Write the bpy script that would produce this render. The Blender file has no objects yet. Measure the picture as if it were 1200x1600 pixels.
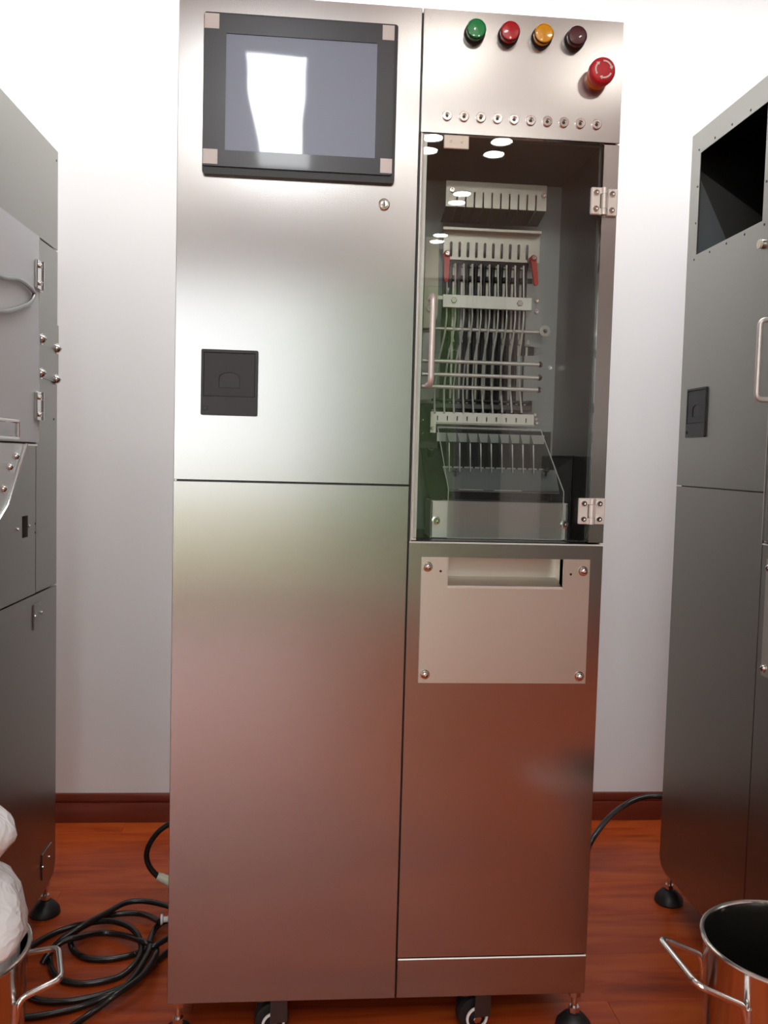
import bpy, bmesh, math, random
from mathutils import Vector, Matrix
from mathutils.geometry import tessellate_polygon
random.seed(7)
SC = bpy.context.scene
COL = SC.collection
PI = math.pi
R = math.radians

# ------------------------------------------------------------------ camera
CAM = Vector((0.2217, -1.5089, 1.0324)); PITCH, YAW, ROLL, FPX = -0.06019, -0.08761, 0.0263, 1389.27
_r = Vector((math.cos(YAW), math.sin(YAW), 0))
_f = Vector((-math.sin(YAW)*math.cos(PITCH), math.cos(YAW)*math.cos(PITCH), math.sin(PITCH)))
_u = _r.cross(_f)
RIGHT = _r*math.cos(ROLL) + _u*math.sin(ROLL)
UP = _u*math.cos(ROLL) - _r*math.sin(ROLL)
FWD = _f
cd = bpy.data.cameras.new('camera'); cam = bpy.data.objects.new('camera', cd); COL.objects.link(cam)
cd.sensor_fit = 'VERTICAL'; cd.sensor_height = 24.0; cd.lens = FPX/1600*24.0; cd.clip_start = 0.02; cd.clip_end = 200
m3 = Matrix((RIGHT, UP, -FWD)).transposed()
cam.matrix_world = Matrix.Translation(CAM) @ m3.to_4x4()
SC.camera = cam

# ------------------------------------------------------------------ world, exposure
SKY = 3.3
w = bpy.data.worlds.new('world'); SC.world = w; w.use_nodes = True
bg = w.node_tree.nodes['Background']; bg.inputs[0].default_value = (0.96, 0.975, 1.0, 1); bg.inputs[1].default_value = SKY
SC.view_settings.view_transform = 'Standard'; SC.view_settings.look = 'None'
SC.cycles.sample_clamp_indirect = 8.0
SC.view_settings.exposure = 0.28; SC.view_settings.gamma = 1.0; SC.view_settings.use_curve_mapping = False
PANEL_L, SPOT_L, WALL_WASH_L = 22.0, 55.0, 18.0

# ------------------------------------------------------------------ pixel helpers (direction only; the plane gives the distance)
def ray(px, py): return RIGHT*((px-600)/FPX) - UP*((py-800)/FPX) + FWD
def F(px, py, y=0.0):
    v = ray(px, py); t = (y-CAM.y)/v.y; p = CAM + v*t; return p.x, p.z
def G(px, py, z=0.0):
    v = ray(px, py); t = (z-CAM.z)/v.z; return CAM + v*t

# ------------------------------------------------------------------ materials
def newmat(name):
    m = bpy.data.materials.new(name); m.use_nodes = True
    nt = m.node_tree; return m, nt, nt.nodes['Principled BSDF'], nt.nodes['Material Output']
def N(nt, t, **kw):
    n = nt.nodes.new(t)
    for k, v in kw.items(): setattr(n, k, v)
    return n
def S(sock, v): sock.default_value = v
def pmat(name, col, rough=0.5, metal=0.0, spec=0.5, coat=0.0, coat_r=0.03, bump=0.0, bscale=60, var=0.0, vscale=8, trans=0.0):
    m, nt, b, o = newmat(name)
    S(b.inputs['Base Color'], (*col, 1)); S(b.inputs['Roughness'], rough); S(b.inputs['Metallic'], metal)
    S(b.inputs['Specular IOR Level'], spec); S(b.inputs['Coat Weight'], coat); S(b.inputs['Coat Roughness'], coat_r)
    S(b.inputs['Transmission Weight'], trans)
    if bump or var:
        tc = N(nt, 'ShaderNodeTexCoord')
    if bump:
        n = N(nt, 'ShaderNodeTexNoise'); S(n.inputs['Scale'], bscale); S(n.inputs['Detail'], 3)
        nt.links.new(tc.outputs['Object'], n.inputs['Vector'])
        bp = N(nt, 'ShaderNodeBump'); S(bp.inputs['Strength'], bump); S(bp.inputs['Distance'], 0.002)
        nt.links.new(n.outputs[0], bp.inputs['Height']); nt.links.new(bp.outputs[0], b.inputs['Normal'])
    if var:
        n = N(nt, 'ShaderNodeTexNoise'); S(n.inputs['Scale'], vscale); S(n.inputs['Detail'], 4)
        nt.links.new(tc.outputs['Object'], n.inputs['Vector'])
        mx = N(nt, 'ShaderNodeMix', data_type='RGBA')
        S(mx.inputs[6], (*[c*(1-var) for c in col], 1)); S(mx.inputs[7], (*[min(1, c*(1+var)) for c in col], 1))
        nt.links.new(n.outputs[0], mx.inputs[0]); nt.links.new(mx.outputs[2], b.inputs['Base Color'])
    return m
def steelmat(name, col, rough, aniso, grain='V', gstr=0.0):
    """brushed stainless steel: fine stretched grain in roughness and relief, anisotropic gloss"""
    m, nt, b, o = newmat(name)
    S(b.inputs['Metallic'], 1.0); S(b.inputs['Anisotropic'], aniso)
    tc = N(nt, 'ShaderNodeTexCoord'); mp = N(nt, 'ShaderNodeMapping')
    S(mp.inputs['Scale'], (900, 900, 12) if grain == 'V' else (10, 10, 900))
    nt.links.new(tc.outputs['Object'], mp.inputs[0])
    n = N(nt, 'ShaderNodeTexNoise'); S(n.inputs['Scale'], 1.0); S(n.inputs['Detail'], 2); nt.links.new(mp.outputs[0], n.inputs['Vector'])
    n2 = N(nt, 'ShaderNodeTexNoise'); S(n2.inputs['Scale'], 3.5); S(n2.inputs['Detail'], 4); nt.links.new(tc.outputs['Object'], n2.inputs['Vector'])
    ad = N(nt, 'ShaderNodeMath', operation='ADD'); S(ad.inputs[0], 0.5); nt.links.new(n2.outputs[0], ad.inputs[1])
    mr = N(nt, 'ShaderNodeMapRange'); S(mr.inputs['From Min'], 0.6); S(mr.inputs['From Max'], 1.4)
    S(mr.inputs['To Min'], rough*0.94); S(mr.inputs['To Max'], rough*1.06)
    nt.links.new(ad.outputs[0], mr.inputs['Value']); nt.links.new(mr.outputs[0], b.inputs['Roughness'])
    mx = N(nt, 'ShaderNodeMix', data_type='RGBA')
    S(mx.inputs[6], (*[c*0.97 for c in col], 1)); S(mx.inputs[7], (*[c*1.03 for c in col], 1))
    nt.links.new(n2.outputs[0], mx.inputs[0]); nt.links.new(mx.outputs[2], b.inputs['Base Color'])
    if gstr:
      bp = N(nt, 'ShaderNodeBump'); S(bp.inputs['Strength'], gstr); S(bp.inputs['Distance'], 0.0004)
      nt.links.new(n.outputs[0], bp.inputs['Height']); nt.links.new(bp.outputs[0], b.inputs['Normal'])
    ge = N(nt, 'ShaderNodeNewGeometry'); cr = N(nt, 'ShaderNodeVectorMath', operation='CROSS_PRODUCT')
    nt.links.new(ge.outputs['Normal'], cr.inputs[0]); S(cr.inputs[1], (0.0, 0.001, 1.0))
    if grain == 'V':
        nt.links.new(cr.outputs[0], b.inputs['Tangent'])
    else:
        c2 = N(nt, 'ShaderNodeVectorMath', operation='CROSS_PRODUCT'); nt.links.new(ge.outputs['Normal'], c2.inputs[0]); nt.links.new(cr.outputs[0], c2.inputs[1])
        nt.links.new(c2.outputs[0], b.inputs['Tangent'])
    return m
def glassmat(name, tint=(1, 1, 1), ior=1.5, rough=0.0, haze=0.0, hazecol=(0.8, 0.8, 0.8)):
    m, nt, b, o = newmat(name); nt.nodes.remove(b)
    tr = N(nt, 'ShaderNodeBsdfTransparent'); S(tr.inputs[0], (*tint, 1))
    gl = N(nt, 'ShaderNodeBsdfGlossy'); S(gl.inputs['Roughness'], rough); S(gl.inputs['Color'], (1, 1, 1, 1))
    fr = N(nt, 'ShaderNodeFresnel'); S(fr.inputs['IOR'], ior)
    mx = N(nt, 'ShaderNodeMixShader'); nt.links.new(fr.outputs[0], mx.inputs[0]); nt.links.new(tr.outputs[0], mx.inputs[1]); nt.links.new(gl.outputs[0], mx.inputs[2])
    last = mx
    if haze:
        df = N(nt, 'ShaderNodeBsdfDiffuse'); S(df.inputs[0], (*hazecol, 1))
        m2 = N(nt, 'ShaderNodeMixShader'); S(m2.inputs[0], haze); nt.links.new(mx.outputs[0], m2.inputs[1]); nt.links.new(df.outputs[0], m2.inputs[2]); last = m2
    nt.links.new(last.outputs[0], o.inputs['Surface'])
    return m
def emitmat(name, col, L):
    m, nt, b, o = newmat(name)
    S(b.inputs['Base Color'], (*col, 1)); S(b.inputs['Emission Color'], (*col, 1)); S(b.inputs['Emission Strength'], L)
    return m
def woodmat(name, c0, c1, c2, rough=0.22, rnd=True):
    m, nt, b, o = newmat(name)
    ge = N(nt, 'ShaderNodeNewGeometry'); oi = N(nt, 'ShaderNodeObjectInfo')
    sc = N(nt, 'ShaderNodeVectorMath', operation='MULTIPLY'); S(sc.inputs[1], (1.1, 9.0, 9.0))
    nt.links.new(ge.outputs['Position'], sc.inputs[0])
    ofs = N(nt, 'ShaderNodeVectorMath', operation='ADD'); nt.links.new(sc.outputs[0], ofs.inputs[0])
    cx = N(nt, 'ShaderNodeCombineXYZ'); ml = N(nt, 'ShaderNodeMath', operation='MULTIPLY'); S(ml.inputs[1], 37.0)
    nt.links.new(oi.outputs['Random'], ml.inputs[0]); nt.links.new(ml.outputs[0], cx.inputs[0]); nt.links.new(ml.outputs[0], cx.inputs[2])
    if rnd: nt.links.new(cx.outputs[0], ofs.inputs[1])
    n = N(nt, 'ShaderNodeTexNoise'); S(n.inputs['Scale'], 1.6); S(n.inputs['Detail'], 6); S(n.inputs['Roughness'], 0.6); S(n.inputs['Distortion'], 0.8)
    nt.links.new(ofs.outputs[0], n.inputs['Vector'])
    rp = N(nt, 'ShaderNodeValToRGB'); e = rp.color_ramp.elements
    e[0].position = 0.30; e[0].color = (*c0, 1); e[1].position = 0.72; e[1].color = (*c2, 1)
    k = e.new(0.5); k.color = (*c1, 1)
    nt.links.new(n.outputs[0], rp.inputs[0])
    hs = N(nt, 'ShaderNodeHueSaturation')
    if rnd:
        mr = N(nt, 'ShaderNodeMapRange'); S(mr.inputs['To Min'], 0.92); S(mr.inputs['To Max'], 1.07); nt.links.new(oi.outputs['Random'], mr.inputs['Value']); nt.links.new(mr.outputs[0], hs.inputs['Value'])
    nt.links.new(rp.outputs[0], hs.inputs['Color']); nt.links.new(hs.outputs[0], b.inputs['Base Color'])
    S(b.inputs['Roughness'], rough); S(b.inputs['Specular IOR Level'], 0.27)
    bp = N(nt, 'ShaderNodeBump'); S(bp.inputs['Strength'], 0.06); S(bp.inputs['Distance'], 0.001); nt.links.new(n.outputs[0], bp.inputs['Height']); nt.links.new(bp.outputs[0], b.inputs['Normal'])
    return m

M = {}
M['steel'] = steelmat('brushed_steel', (0.45, 0.447, 0.438), 0.225, 0.55, 'V')
M['steel_dull'] = steelmat('dull_steel', (0.38, 0.375, 0.345), 0.34, 0.5, 'V')
M['steel_in'] = steelmat('sheet_steel', (0.56, 0.55, 0.51), 0.32, 0.3, 'H')
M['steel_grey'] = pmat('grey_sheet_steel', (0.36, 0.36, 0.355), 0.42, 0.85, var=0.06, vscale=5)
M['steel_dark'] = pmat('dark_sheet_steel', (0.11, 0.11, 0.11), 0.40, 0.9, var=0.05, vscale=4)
M['chrome'] = pmat('polished_steel', (0.72, 0.71, 0.69), 0.14, 1.0)
M['pail'] = steelmat('pail_steel', (0.66, 0.645, 0.62), 0.13, 0.5, 'V')
M['black'] = pmat('black_plastic', (0.018, 0.020, 0.023), 0.42, bump=0.05, bscale=500)
M['blackflap'] = pmat('charcoal_plastic', (0.024, 0.027, 0.031), 0.5, bump=0.05, bscale=500)
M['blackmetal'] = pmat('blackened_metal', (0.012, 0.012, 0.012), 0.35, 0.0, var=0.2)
M['rubber'] = pmat('black_rubber', (0.010, 0.011, 0.011), 0.48, bump=0.04, bscale=200)
M['hose'] = pmat('black_hose_plastic', (0.012, 0.011, 0.010), 0.24, spec=0.5)
M['bezel'] = pmat('bezel_glossy_black', (0.020, 0.025, 0.037), 0.30, coat=0.35, coat_r=0.05)
M['sticker'] = pmat('white_film_sticker', (0.82, 0.83, 0.83), 0.45)
M['green'] = pmat('green_lens', (0.0, 0.36, 0.10), 0.20, coat=0.8)
M['red'] = pmat('red_lens', (0.58, 0.008, 0.020), 0.20, coat=0.8)
M['yellow'] = pmat('yellow_lens', (0.92, 0.46, 0.004), 0.20, coat=0.8)
M['maroon'] = pmat('dark_maroon_lens', (0.085, 0.010, 0.022), 0.25, coat=0.6)
M['stopred'] = pmat('red_button_plastic', (0.62, 0.015, 0.028), 0.35)
M['stopcollar'] = pmat('orange_yellow_collar', (0.80, 0.22, 0.02), 0.4)
M['white'] = pmat('white_print', (0.82, 0.80, 0.78), 0.5)
M['lever'] = pmat('red_lever_plastic', (0.62, 0.035, 0.020), 0.42)
M['plate_tan'] = pmat('matt_bright_steel', (0.66, 0.60, 0.52), 0.45, 0.6)
M['gusset'] = pmat('blue_grey_paint', (0.20, 0.235, 0.26), 0.5)  # brighter tone of the lit compartment wall, put into the colour
M['gusset_dark'] = pmat('dark_grey_paint', (0.075, 0.08, 0.08), 0.5)  # dimmer tone of the same wall, put into the colour
M['rod'] = pmat('satin_rod_steel', (0.80, 0.79, 0.76), 0.38, 0.55)
M['steel_bright'] = pmat('bright_sheet_steel', (0.72, 0.72, 0.70), 0.33, 0.8)
M['satin'] = pmat('satin_sheet_steel', (0.82, 0.81, 0.77), 0.45, 0.5)
M['plate_steel'] = steelmat('bright_brushed_plate', (0.68, 0.655, 0.59), 0.42, 0.3, 'H')
M['ivory'] = pmat('ivory_nylon', (0.66, 0.66, 0.52), 0.45)
M['cap'] = pmat('white_cap', (0.75, 0.75, 0.72), 0.5)
M['opal'] = pmat('white_strip_plastic', (0.88, 0.87, 0.83), 0.5)
M['wall'] = pmat('white_wall_paint', (0.87, 0.86, 0.855), 0.75, bump=0.02, bscale=180)
M['ceil'] = pmat('white_ceiling_paint', (0.82, 0.82, 0.81), 0.9)
M['base'] = woodmat('red_brown_skirting', (0.13, 0.022, 0.010), (0.16, 0.028, 0.012), (0.20, 0.036, 0.015), 0.35, False)
M['plank'] = woodmat('cherry_laminate', (0.21, 0.029, 0.007), (0.40, 0.062, 0.012), (0.52, 0.105, 0.018), 0.27)
M['sub'] = pmat('dark_underlay', (0.05, 0.02, 0.012), 0.8)
M['glass'] = glassmat('door_glass', (0.93, 0.95, 0.94), 1.52)
M['pane'] = glassmat('window_glass', (0.96, 0.96, 0.96), 1.45)
M['acrylic'] = glassmat('clear_acrylic', (0.95, 0.96, 0.95), 1.45, 0.02, 0.02)
M['acrylic_haze'] = glassmat('hazed_acrylic', (0.86, 0.86, 0.86), 1.5, 0.08, 0.42, (0.78, 0.80, 0.82))
M['acrylic_door'] = glassmat('hazy_door_plastic', (0.86, 0.86, 0.86), 1.5, 0.08, 0.72, (0.90, 0.92, 0.94))
M['acrylic_edge'] = glassmat('polished_acrylic_edge', (0.9, 0.9, 0.88), 1.5, 0.1, 0.6, (0.9, 0.9, 0.87))
M['fin'] = glassmat('frosted_divider', (0.9, 0.9, 0.88), 1.4, 0.2, 0.22, (0.85, 0.85, 0.82))
M['cabinet'] = pmat('black_stained_wood', (0.045, 0.040, 0.037), 0.5)
M['curtain'] = pmat('charcoal_fabric', (0.03, 0.03, 0.034), 0.9)
M['alu'] = pmat('window_frame_grey', (0.35, 0.36, 0.37), 0.45, 0.5)
M['lawn'] = pmat('lawn_green', (0.38, 0.34, 0.18), 0.95, var=0.3, vscale=2)
M['leaf'] = pmat('hedge_green', (0.08, 0.16, 0.025), 0.85, var=0.5, vscale=9)
M['spot'] = emitmat('warm_lamp', (1.0, 0.94, 0.86), SPOT_L)
M['strip'] = emitmat('strip_lamp', (0.95, 0.98, 1.0), WALL_WASH_L)
M['panel'] = emitmat('white_lamp', (0.95, 0.98, 1.0), PANEL_L)
M['lampbody'] = pmat('white_lamp_body', (0.8, 0.8, 0.8), 0.5)
# touch screen: hazy dark display under a glossy, slightly wavy protective film
m, nt, b, o = newmat('touch_screen'); M['screen'] = m
S(b.inputs['Base Color'], (0.165, 0.232, 0.37, 1)); S(b.inputs['Roughness'], 0.40); S(b.inputs['Specular IOR Level'], 1.0)
S(b.inputs['Coat Weight'], 1.0); S(b.inputs['Coat Roughness'], 0.03)
tc = N(nt, 'ShaderNodeTexCoord'); nn = N(nt, 'ShaderNodeTexNoise'); S(nn.inputs['Scale'], 8.0); S(nn.inputs['Detail'], 1.0)
nt.links.new(tc.outputs['Object'], nn.inputs['Vector'])
bp = N(nt, 'ShaderNodeBump'); S(bp.inputs['Strength'], 0.30); S(bp.inputs['Distance'], 0.0035)
nt.links.new(nn.outputs[0], bp.inputs['Height']); nt.links.new(bp.outputs[0], b.inputs['Coat Normal'])
# plastic bag
m, nt, b, o = newmat('white_plastic_film'); M['bag'] = m
S(b.inputs['Base Color'], (0.88, 0.91, 0.92, 1)); S(b.inputs['Roughness'], 0.22); S(b.inputs['Subsurface Weight'], 0.3); S(b.inputs['Subsurface Radius'], (0.02, 0.02, 0.02))
tc = N(nt, 'ShaderNodeTexCoord'); nn = N(nt, 'ShaderNodeTexVoronoi'); S(nn.inputs['Scale'], 16.0)
n9 = N(nt, 'ShaderNodeTexNoise'); S(n9.inputs['Scale'], 9.0)
nt.links.new(tc.outputs['Object'], n9.inputs['Vector'])
nt.links.new(n9.outputs['Color'], nn.inputs['Vector'])
bp = N(nt, 'ShaderNodeBump'); S(bp.inputs['Strength'], 0.5); S(bp.inputs['Distance'], 0.004)
nt.links.new(nn.outputs[0], bp.inputs['Height']); nt.links.new(bp.outputs[0], b.inputs['Normal'])

# ------------------------------------------------------------------ geometry helpers
def obj(name, bm, mat, parent=None, loc=None, angle=32, label=None):
    bmesh.ops.recalc_face_normals(bm, faces=bm.faces)
    me = bpy.data.meshes.new(name)
    for f in bm.faces: f.smooth = True
    bm.to_mesh(me); bm.free(); me.set_sharp_from_angle(angle=R(angle))
    me.materials.append(M[mat] if isinstance(mat, str) else mat)
    o = bpy.data.objects.new(name, me); COL.objects.link(o)
    if parent: o.parent = parent
    if loc is not None: o.location = loc
    if label: o['label'] = label
    return o
def share(name, src, parent, loc, rot=None, label=None):
    o = bpy.data.objects.new(name, src.data); COL.objects.link(o); o.parent = parent; o.location = loc
    if rot: o.rotation_euler = rot
    if label: o['label'] = label
    return o
def thing(name, label, cat, loc=(0, 0, 0), rotz=0.0, group=None):
    o = bpy.data.objects.new(name, None); COL.objects.link(o); o.location = loc; o.rotation_euler = (0, 0, rotz); o.empty_display_size = 0.1
    o['label'] = label; o['category'] = cat
    if group: o['group'] = group
    return o
def tag(o, label, cat, group=None):
    o['label'] = label; o['category'] = cat
    if group: o['group'] = group
    return o
def struct(o, label=None):
    o['kind'] = 'structure'
    if label: o['label'] = label
    return o
def B(): return bmesh.new()
def box(bm, x0, x1, y0, y1, z0, z1, bev=0.0):
    v = [bm.verts.new((x, y, z)) for x in (x0, x1) for y in (y0, y1) for z in (z0, z1)]
    fs = [bm.faces.new([v[i] for i in q]) for q in ((0, 1, 3, 2), (4, 6, 7, 5), (0, 4, 5, 1), (2, 3, 7, 6), (0, 2, 6, 4), (1, 5, 7, 3))]
    if bev:
        es = list({e for f in fs for e in f.edges})
        bmesh.ops.bevel(bm, geom=es, offset=bev, segments=1, affect='EDGES', profile=0.5)
    return bm
def frame_of(d):
    d = Vector(d).normalized(); a = Vector((0, 0, 1)) if abs(d.z) < 0.9 else Vector((1, 0, 0))
    u = d.cross(a).normalized(); return d, u, d.cross(u).normalized()
def lathe(bm, prof, org=(0, 0, 0), axis=(0, -1, 0), seg=24):
    """prof: list of (radius, height along axis)"""
    d, u, v = frame_of(axis); org = Vector(org); rings = []
    for r, h in prof:
        if r < 1e-6: rings.append([bm.verts.new(org + d*h)])
        else: rings.append([bm.verts.new(org + d*h + (u*math.cos(2*PI*i/seg) + v*math.sin(2*PI*i/seg))*r) for i in range(seg)])
    for a, c in zip(rings[:-1], rings[1:]):
        for i in range(seg):
            j = (i+1) % seg
            if len(a) == 1 and len(c) == 1: continue
            if len(a) == 1: bm.faces.new((a[0], c[i], c[j]))
            elif len(c) == 1: bm.faces.new((a[i], a[j], c[0]))
            else: bm.faces.new((a[i], a[j], c[j], c[i]))
    return bm
def cyl(bm, p0, p1, r, seg=16):
    p0 = Vector(p0); d = Vector(p1) - p0; L = d.length
    return lathe(bm, [(0, 0), (r, 0), (r, L), (0, L)], p0, d, seg)
def tube(bm, pts, r, seg=10, closed=False):
    pts = [Vector(p) for p in pts]; n = len(pts); rings = []; u = None
    for i, p in enumerate(pts):
        a = pts[(i-1) % n] if (closed or i > 0) else p
        c = pts[(i+1) % n] if (closed or i < n-1) else p
        d = (c-a).normalized()
        if u is None: _, u, v = frame_of(d)
        else: u = (u - d*u.dot(d)).normalized()
        v = d.cross(u)
        rr = r[i] if isinstance(r, (list, tuple)) else r
        rings.append([bm.verts.new(p + (u*math.cos(2*PI*k/seg) + v*math.sin(2*PI*k/seg))*rr) for k in range(seg)])
    for i in range(n if closed else n-1):
        a, c = rings[i], rings[(i+1) % n]
        for k in range(seg):
            j = (k+1) % seg; bm.faces.new((a[k], a[j], c[j], c[k]))
    if not closed:
        bm.faces.new(rings[0]); bm.faces.new(rings[-1])
    return bm
def spline(pts, k=8, closed=False):
    pts = [Vector(p) for p in pts]; n = len(pts); out = []
    for i in range(n if closed else n-1):
        if closed: a, b_, c, d = pts[(i-1) % n], pts[i], pts[(i+1) % n], pts[(i+2) % n]
        else: a, b_, c, d = pts[max(i-1, 0)], pts[i], pts[i+1], pts[min(i+2, n-1)]
        for j in range(k):
            t = j/k
            out.append(0.5*((2*b_) + (c-a)*t + (2*a-5*b_+4*c-d)*t*t + (3*b_-a-3*c+d)*t**3))
    if not closed: out.append(pts[-1])
    return out
def fillet(pts, rad, k=5):
    """polyline with rounded corners"""
    pts = [Vector(p) for p in pts]; out = [pts[0]]
    for a, b_, c in zip(pts[:-2], pts[1:-1], pts[2:]):
        u, v = (a-b_).normalized(), (c-b_).normalized(); ang = u.angle(v)
        t = min(rad/math.tan(ang/2), (a-b_).length*0.49, (c-b_).length*0.49)
        p, q = b_+u*t, b_+v*t
        for j in range(k+1):
            s = j/k; out.append(p*(1-s)**2 + b_*2*s*(1-s) + q*s*s)
    out.append(pts[-1]); return out
def prism(bm, loops, org, ex, ey, ez, th):
    """flat polygon (first loop outline, others holes) in axes ex, ey, extruded th along ez"""
    org, ex, ey, ez = Vector(org), Vector(ex), Vector(ey), Vector(ez)
    P3 = [[Vector((a, c, 0)) for a, c in l] for l in loops]
    tris = tessellate_polygon(P3); flat = [p for l in P3 for p in l]
    f0 = [bm.verts.new(org + ex*p.x + ey*p.y) for p in flat]; f1 = [bm.verts.new(org + ex*p.x + ey*p.y + ez*th) for p in flat]
    for t in tris:
        try:
            bm.faces.new([f0[i] for i in t]); bm.faces.new([f1[i] for i in reversed(t)])
        except ValueError: pass
    s = 0
    for l in loops:
        n = len(l)
        for i in range(n):
            j = (i+1) % n
            try: bm.faces.new((f0[s+i], f0[s+j], f1[s+j], f1[s+i]))
            except ValueError: pass
        s += n
    return bm
def xz(bm, loops, y0, y1): return prism(bm, loops, (0, y0, 0), (1, 0, 0), (0, 0, 1), (0, 1, 0), y1-y0)
def rect(x0, x1, z0, z1): return [(x0, z0), (x1, z0), (x1, z1), (x0, z1)]
def rrect(x0, x1, z0, z1, r, k=4):
    out = []
    for cx, cz, a in ((x1-r, z0+r, -90), (x1-r, z1-r, 0), (x0+r, z1-r, 90), (x0+r, z0+r, 180)):
        for i in range(k+1):
            t = R(a + 90*i/k); out.append((cx+r*math.cos(t), cz+r*math.sin(t)))
    return out
def circ(cx, cz, r, n=14): return [(cx+r*math.cos(2*PI*i/n), cz+r*math.sin(2*PI*i/n)) for i in range(n)]
def dome(bm, r, h, org=(0, 0, 0), axis=(0, -1, 0), washer=True, seg=20):
    pr = []
    if washer: pr += [(r*1.28, 0), (r*1.28, h*0.12), (r, h*0.14)]
    else: pr += [(r, 0)]
    pr += [(r*math.cos(a), h*0.14 + h*0.86*math.sin(a)) for a in (R(15), R(35), R(55), R(72))] + [(r*0.22, h*0.98), (r*0.2, h*0.7), (0, h*0.7)]
    return lathe(bm, pr, org, axis, seg)
def capscrew(bm, r, h, org=(0, 0, 0), axis=(0, -1, 0), seg=18):
    return lathe(bm, [(r, 0), (r, h*0.75), (r*0.9, h), (r*0.52, h), (r*0.48, h*0.25), (0, h*0.25)], org, axis, seg)
PROTO = {}
def proto(key, fn, mat, name, parent, loc, rot=None, label=None):
    """shared mesh for alike small pieces"""
    if key not in PROTO:
        bm = B(); fn(bm); o = obj(name, bm, mat, parent, loc, label=label); PROTO[key] = o
        if rot: o.rotation_euler = rot
        return o
    return share(name, PROTO[key], parent, loc, rot, label)

# ------------------------------------------------------------------ the room
XL, XR, YF, ZC = -2.7, 3.2, -4.75, 2.5
WY, WA = 0.9774, -0.01135
fl = struct(obj('floor', box(B(), XL-0.1, XR+0.1, YF-0.1, 1.10, -0.12, -0.008), 'sub'), 'cherry brown laminate floor of long planks')
PW, PL = 0.16, 1.22
pk = None; row = 0; y = 1.06
while y > YF:
    off = (row*0.43) % PL
    x = XL - off
    while x < XR:
        x0, x1 = max(x, XL), min(x+PL, XR); y0 = max(y-PW, YF)
        if x1-x0 > 0.02:
            full = abs(x1-x0-PL) < 1e-6 and abs(y-y0-PW) < 1e-6
            if full and pk: o = share('plank', pk, fl, (x0, y0, 0))
            else:
                bm = B(); g = 0.0002; e = 0.0004
                lx, ly = x1-x0, y-y0
                vs = [bm.verts.new(p) for p in ((g, g, -0.008), (lx-g, g, -0.008), (lx-g, ly-g, -0.008), (g, ly-g, -0.008), (g, g, -e), (lx-g, g, -e), (lx-g, ly-g, -e), (g, ly-g, -e), (g+e, g+e, 0), (lx-g-e, g+e, 0), (lx-g-e, ly-g-e, 0), (g+e, ly-g-e, 0))]
                for q in ((8, 9, 10, 11), (4, 5, 9, 8), (5, 6, 10, 9), (6, 7, 11, 10), (7, 4, 8, 11), (0, 1, 5, 4), (1, 2, 6, 5), (2, 3, 7, 6), (3, 0, 4, 7)): bm.faces.new([vs[i] for i in q])
                o = obj('plank', bm, 'plank', fl, (x0, y0, 0), angle=20)
                if full: pk = o
        x += PL
    y -= PW; row += 1
struct(obj('ceiling', box(B(), XL-0.1, XR+0.1, YF-0.1, 1.15, ZC, ZC+0.1), 'ceil'), 'white painted ceiling')
wr = struct(obj('wall_rear', box(B(), -3.0, 3.5, 0, 0.1, 0, ZC), 'wall', None, (0, WY, 0)), 'plain white wall behind the machines'); wr.rotation_euler = (0, 0, WA)
struct(obj('wall_left', box(B(), XL-0.1, XL, YF-0.1, 1.2, 0, ZC), 'wall'), 'white side wall')
struct(obj('wall_right', box(B(), XR, XR+0.1, YF-0.1, 1.2, 0, ZC), 'wall'), 'white side wall')
bm = B(); prof = [(0, 0), (0.016, 0), (0.016, 0.050), (0.0145, 0.0535), (0.0105, 0.0545), (0.0105, 0.058), (0.0125, 0.060), (0.0125, 0.073), (0.009, 0.079), (0, 0.079)]
prism(bm, [[(-d, h) for d, h in prof]], (-2.9, 0, 0), (0, 1, 0), (0, 0, 1), (1, 0, 0), 6.3)
bb = struct(obj('baseboard_rear', bm, 'base', None, (0, WY, 0)), 'red brown stepped skirting board along the white wall'); bb.rotation_euler = (0, 0, WA)
# glazed wall opposite
WX0, WX1, WZ0, WZ1 = -2.2, 1.32, 0.06, 2.3
struct(obj('wall_front', xz(B(), [rect(XL, XR, 0, ZC), rect(WX0, WX1, WZ0, WZ1)], YF-0.1, YF), 'wall'), 'white wall with a wide glazed opening')
wn = struct(obj('window_1', xz(B(), [rect(WX0, WX1, WZ0, WZ1)] + [rect(WX0+0.05+i*0.88, WX0+0.83+i*0.88, WZ0+0.05, WZ1-0.05) for i in range(4)], YF-0.07, YF-0.02), 'alu'), 'wide window with four tall panes')
for i in range(4):
    obj('pane', box(B(), WX0+0.05+i*0.88, WX0+0.83+i*0.88, YF-0.05, YF-0.044, WZ0+0.05, WZ1-0.05), 'pane', wn)
bm = B(); pts = []
for i in range(61):
    pts.append((1.30+0.28*i/60, 0.03*math.sin(i*0.95)))
for i in range(60, -1, -1):
    pts.append((1.30+0.28*i/60, 0.03*math.sin(i*0.95)-0.004))
prism(bm, [pts], (0, YF+0.06, 0.02), (1, 0, 0), (0, 1, 0), (0, 0, 1), 2.36)
tag(obj('curtain', bm, 'curtain'), 'charcoal curtain drawn to the side of the wide window', 'curtain')  # added dark sheet, stands in for a silhouette mirrored in the door glass
struct(obj('ground', box(B(), -14, 14, -24, YF-0.1, -0.3, -0.12), 'lawn'), 'green lawn outside the window')
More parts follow.
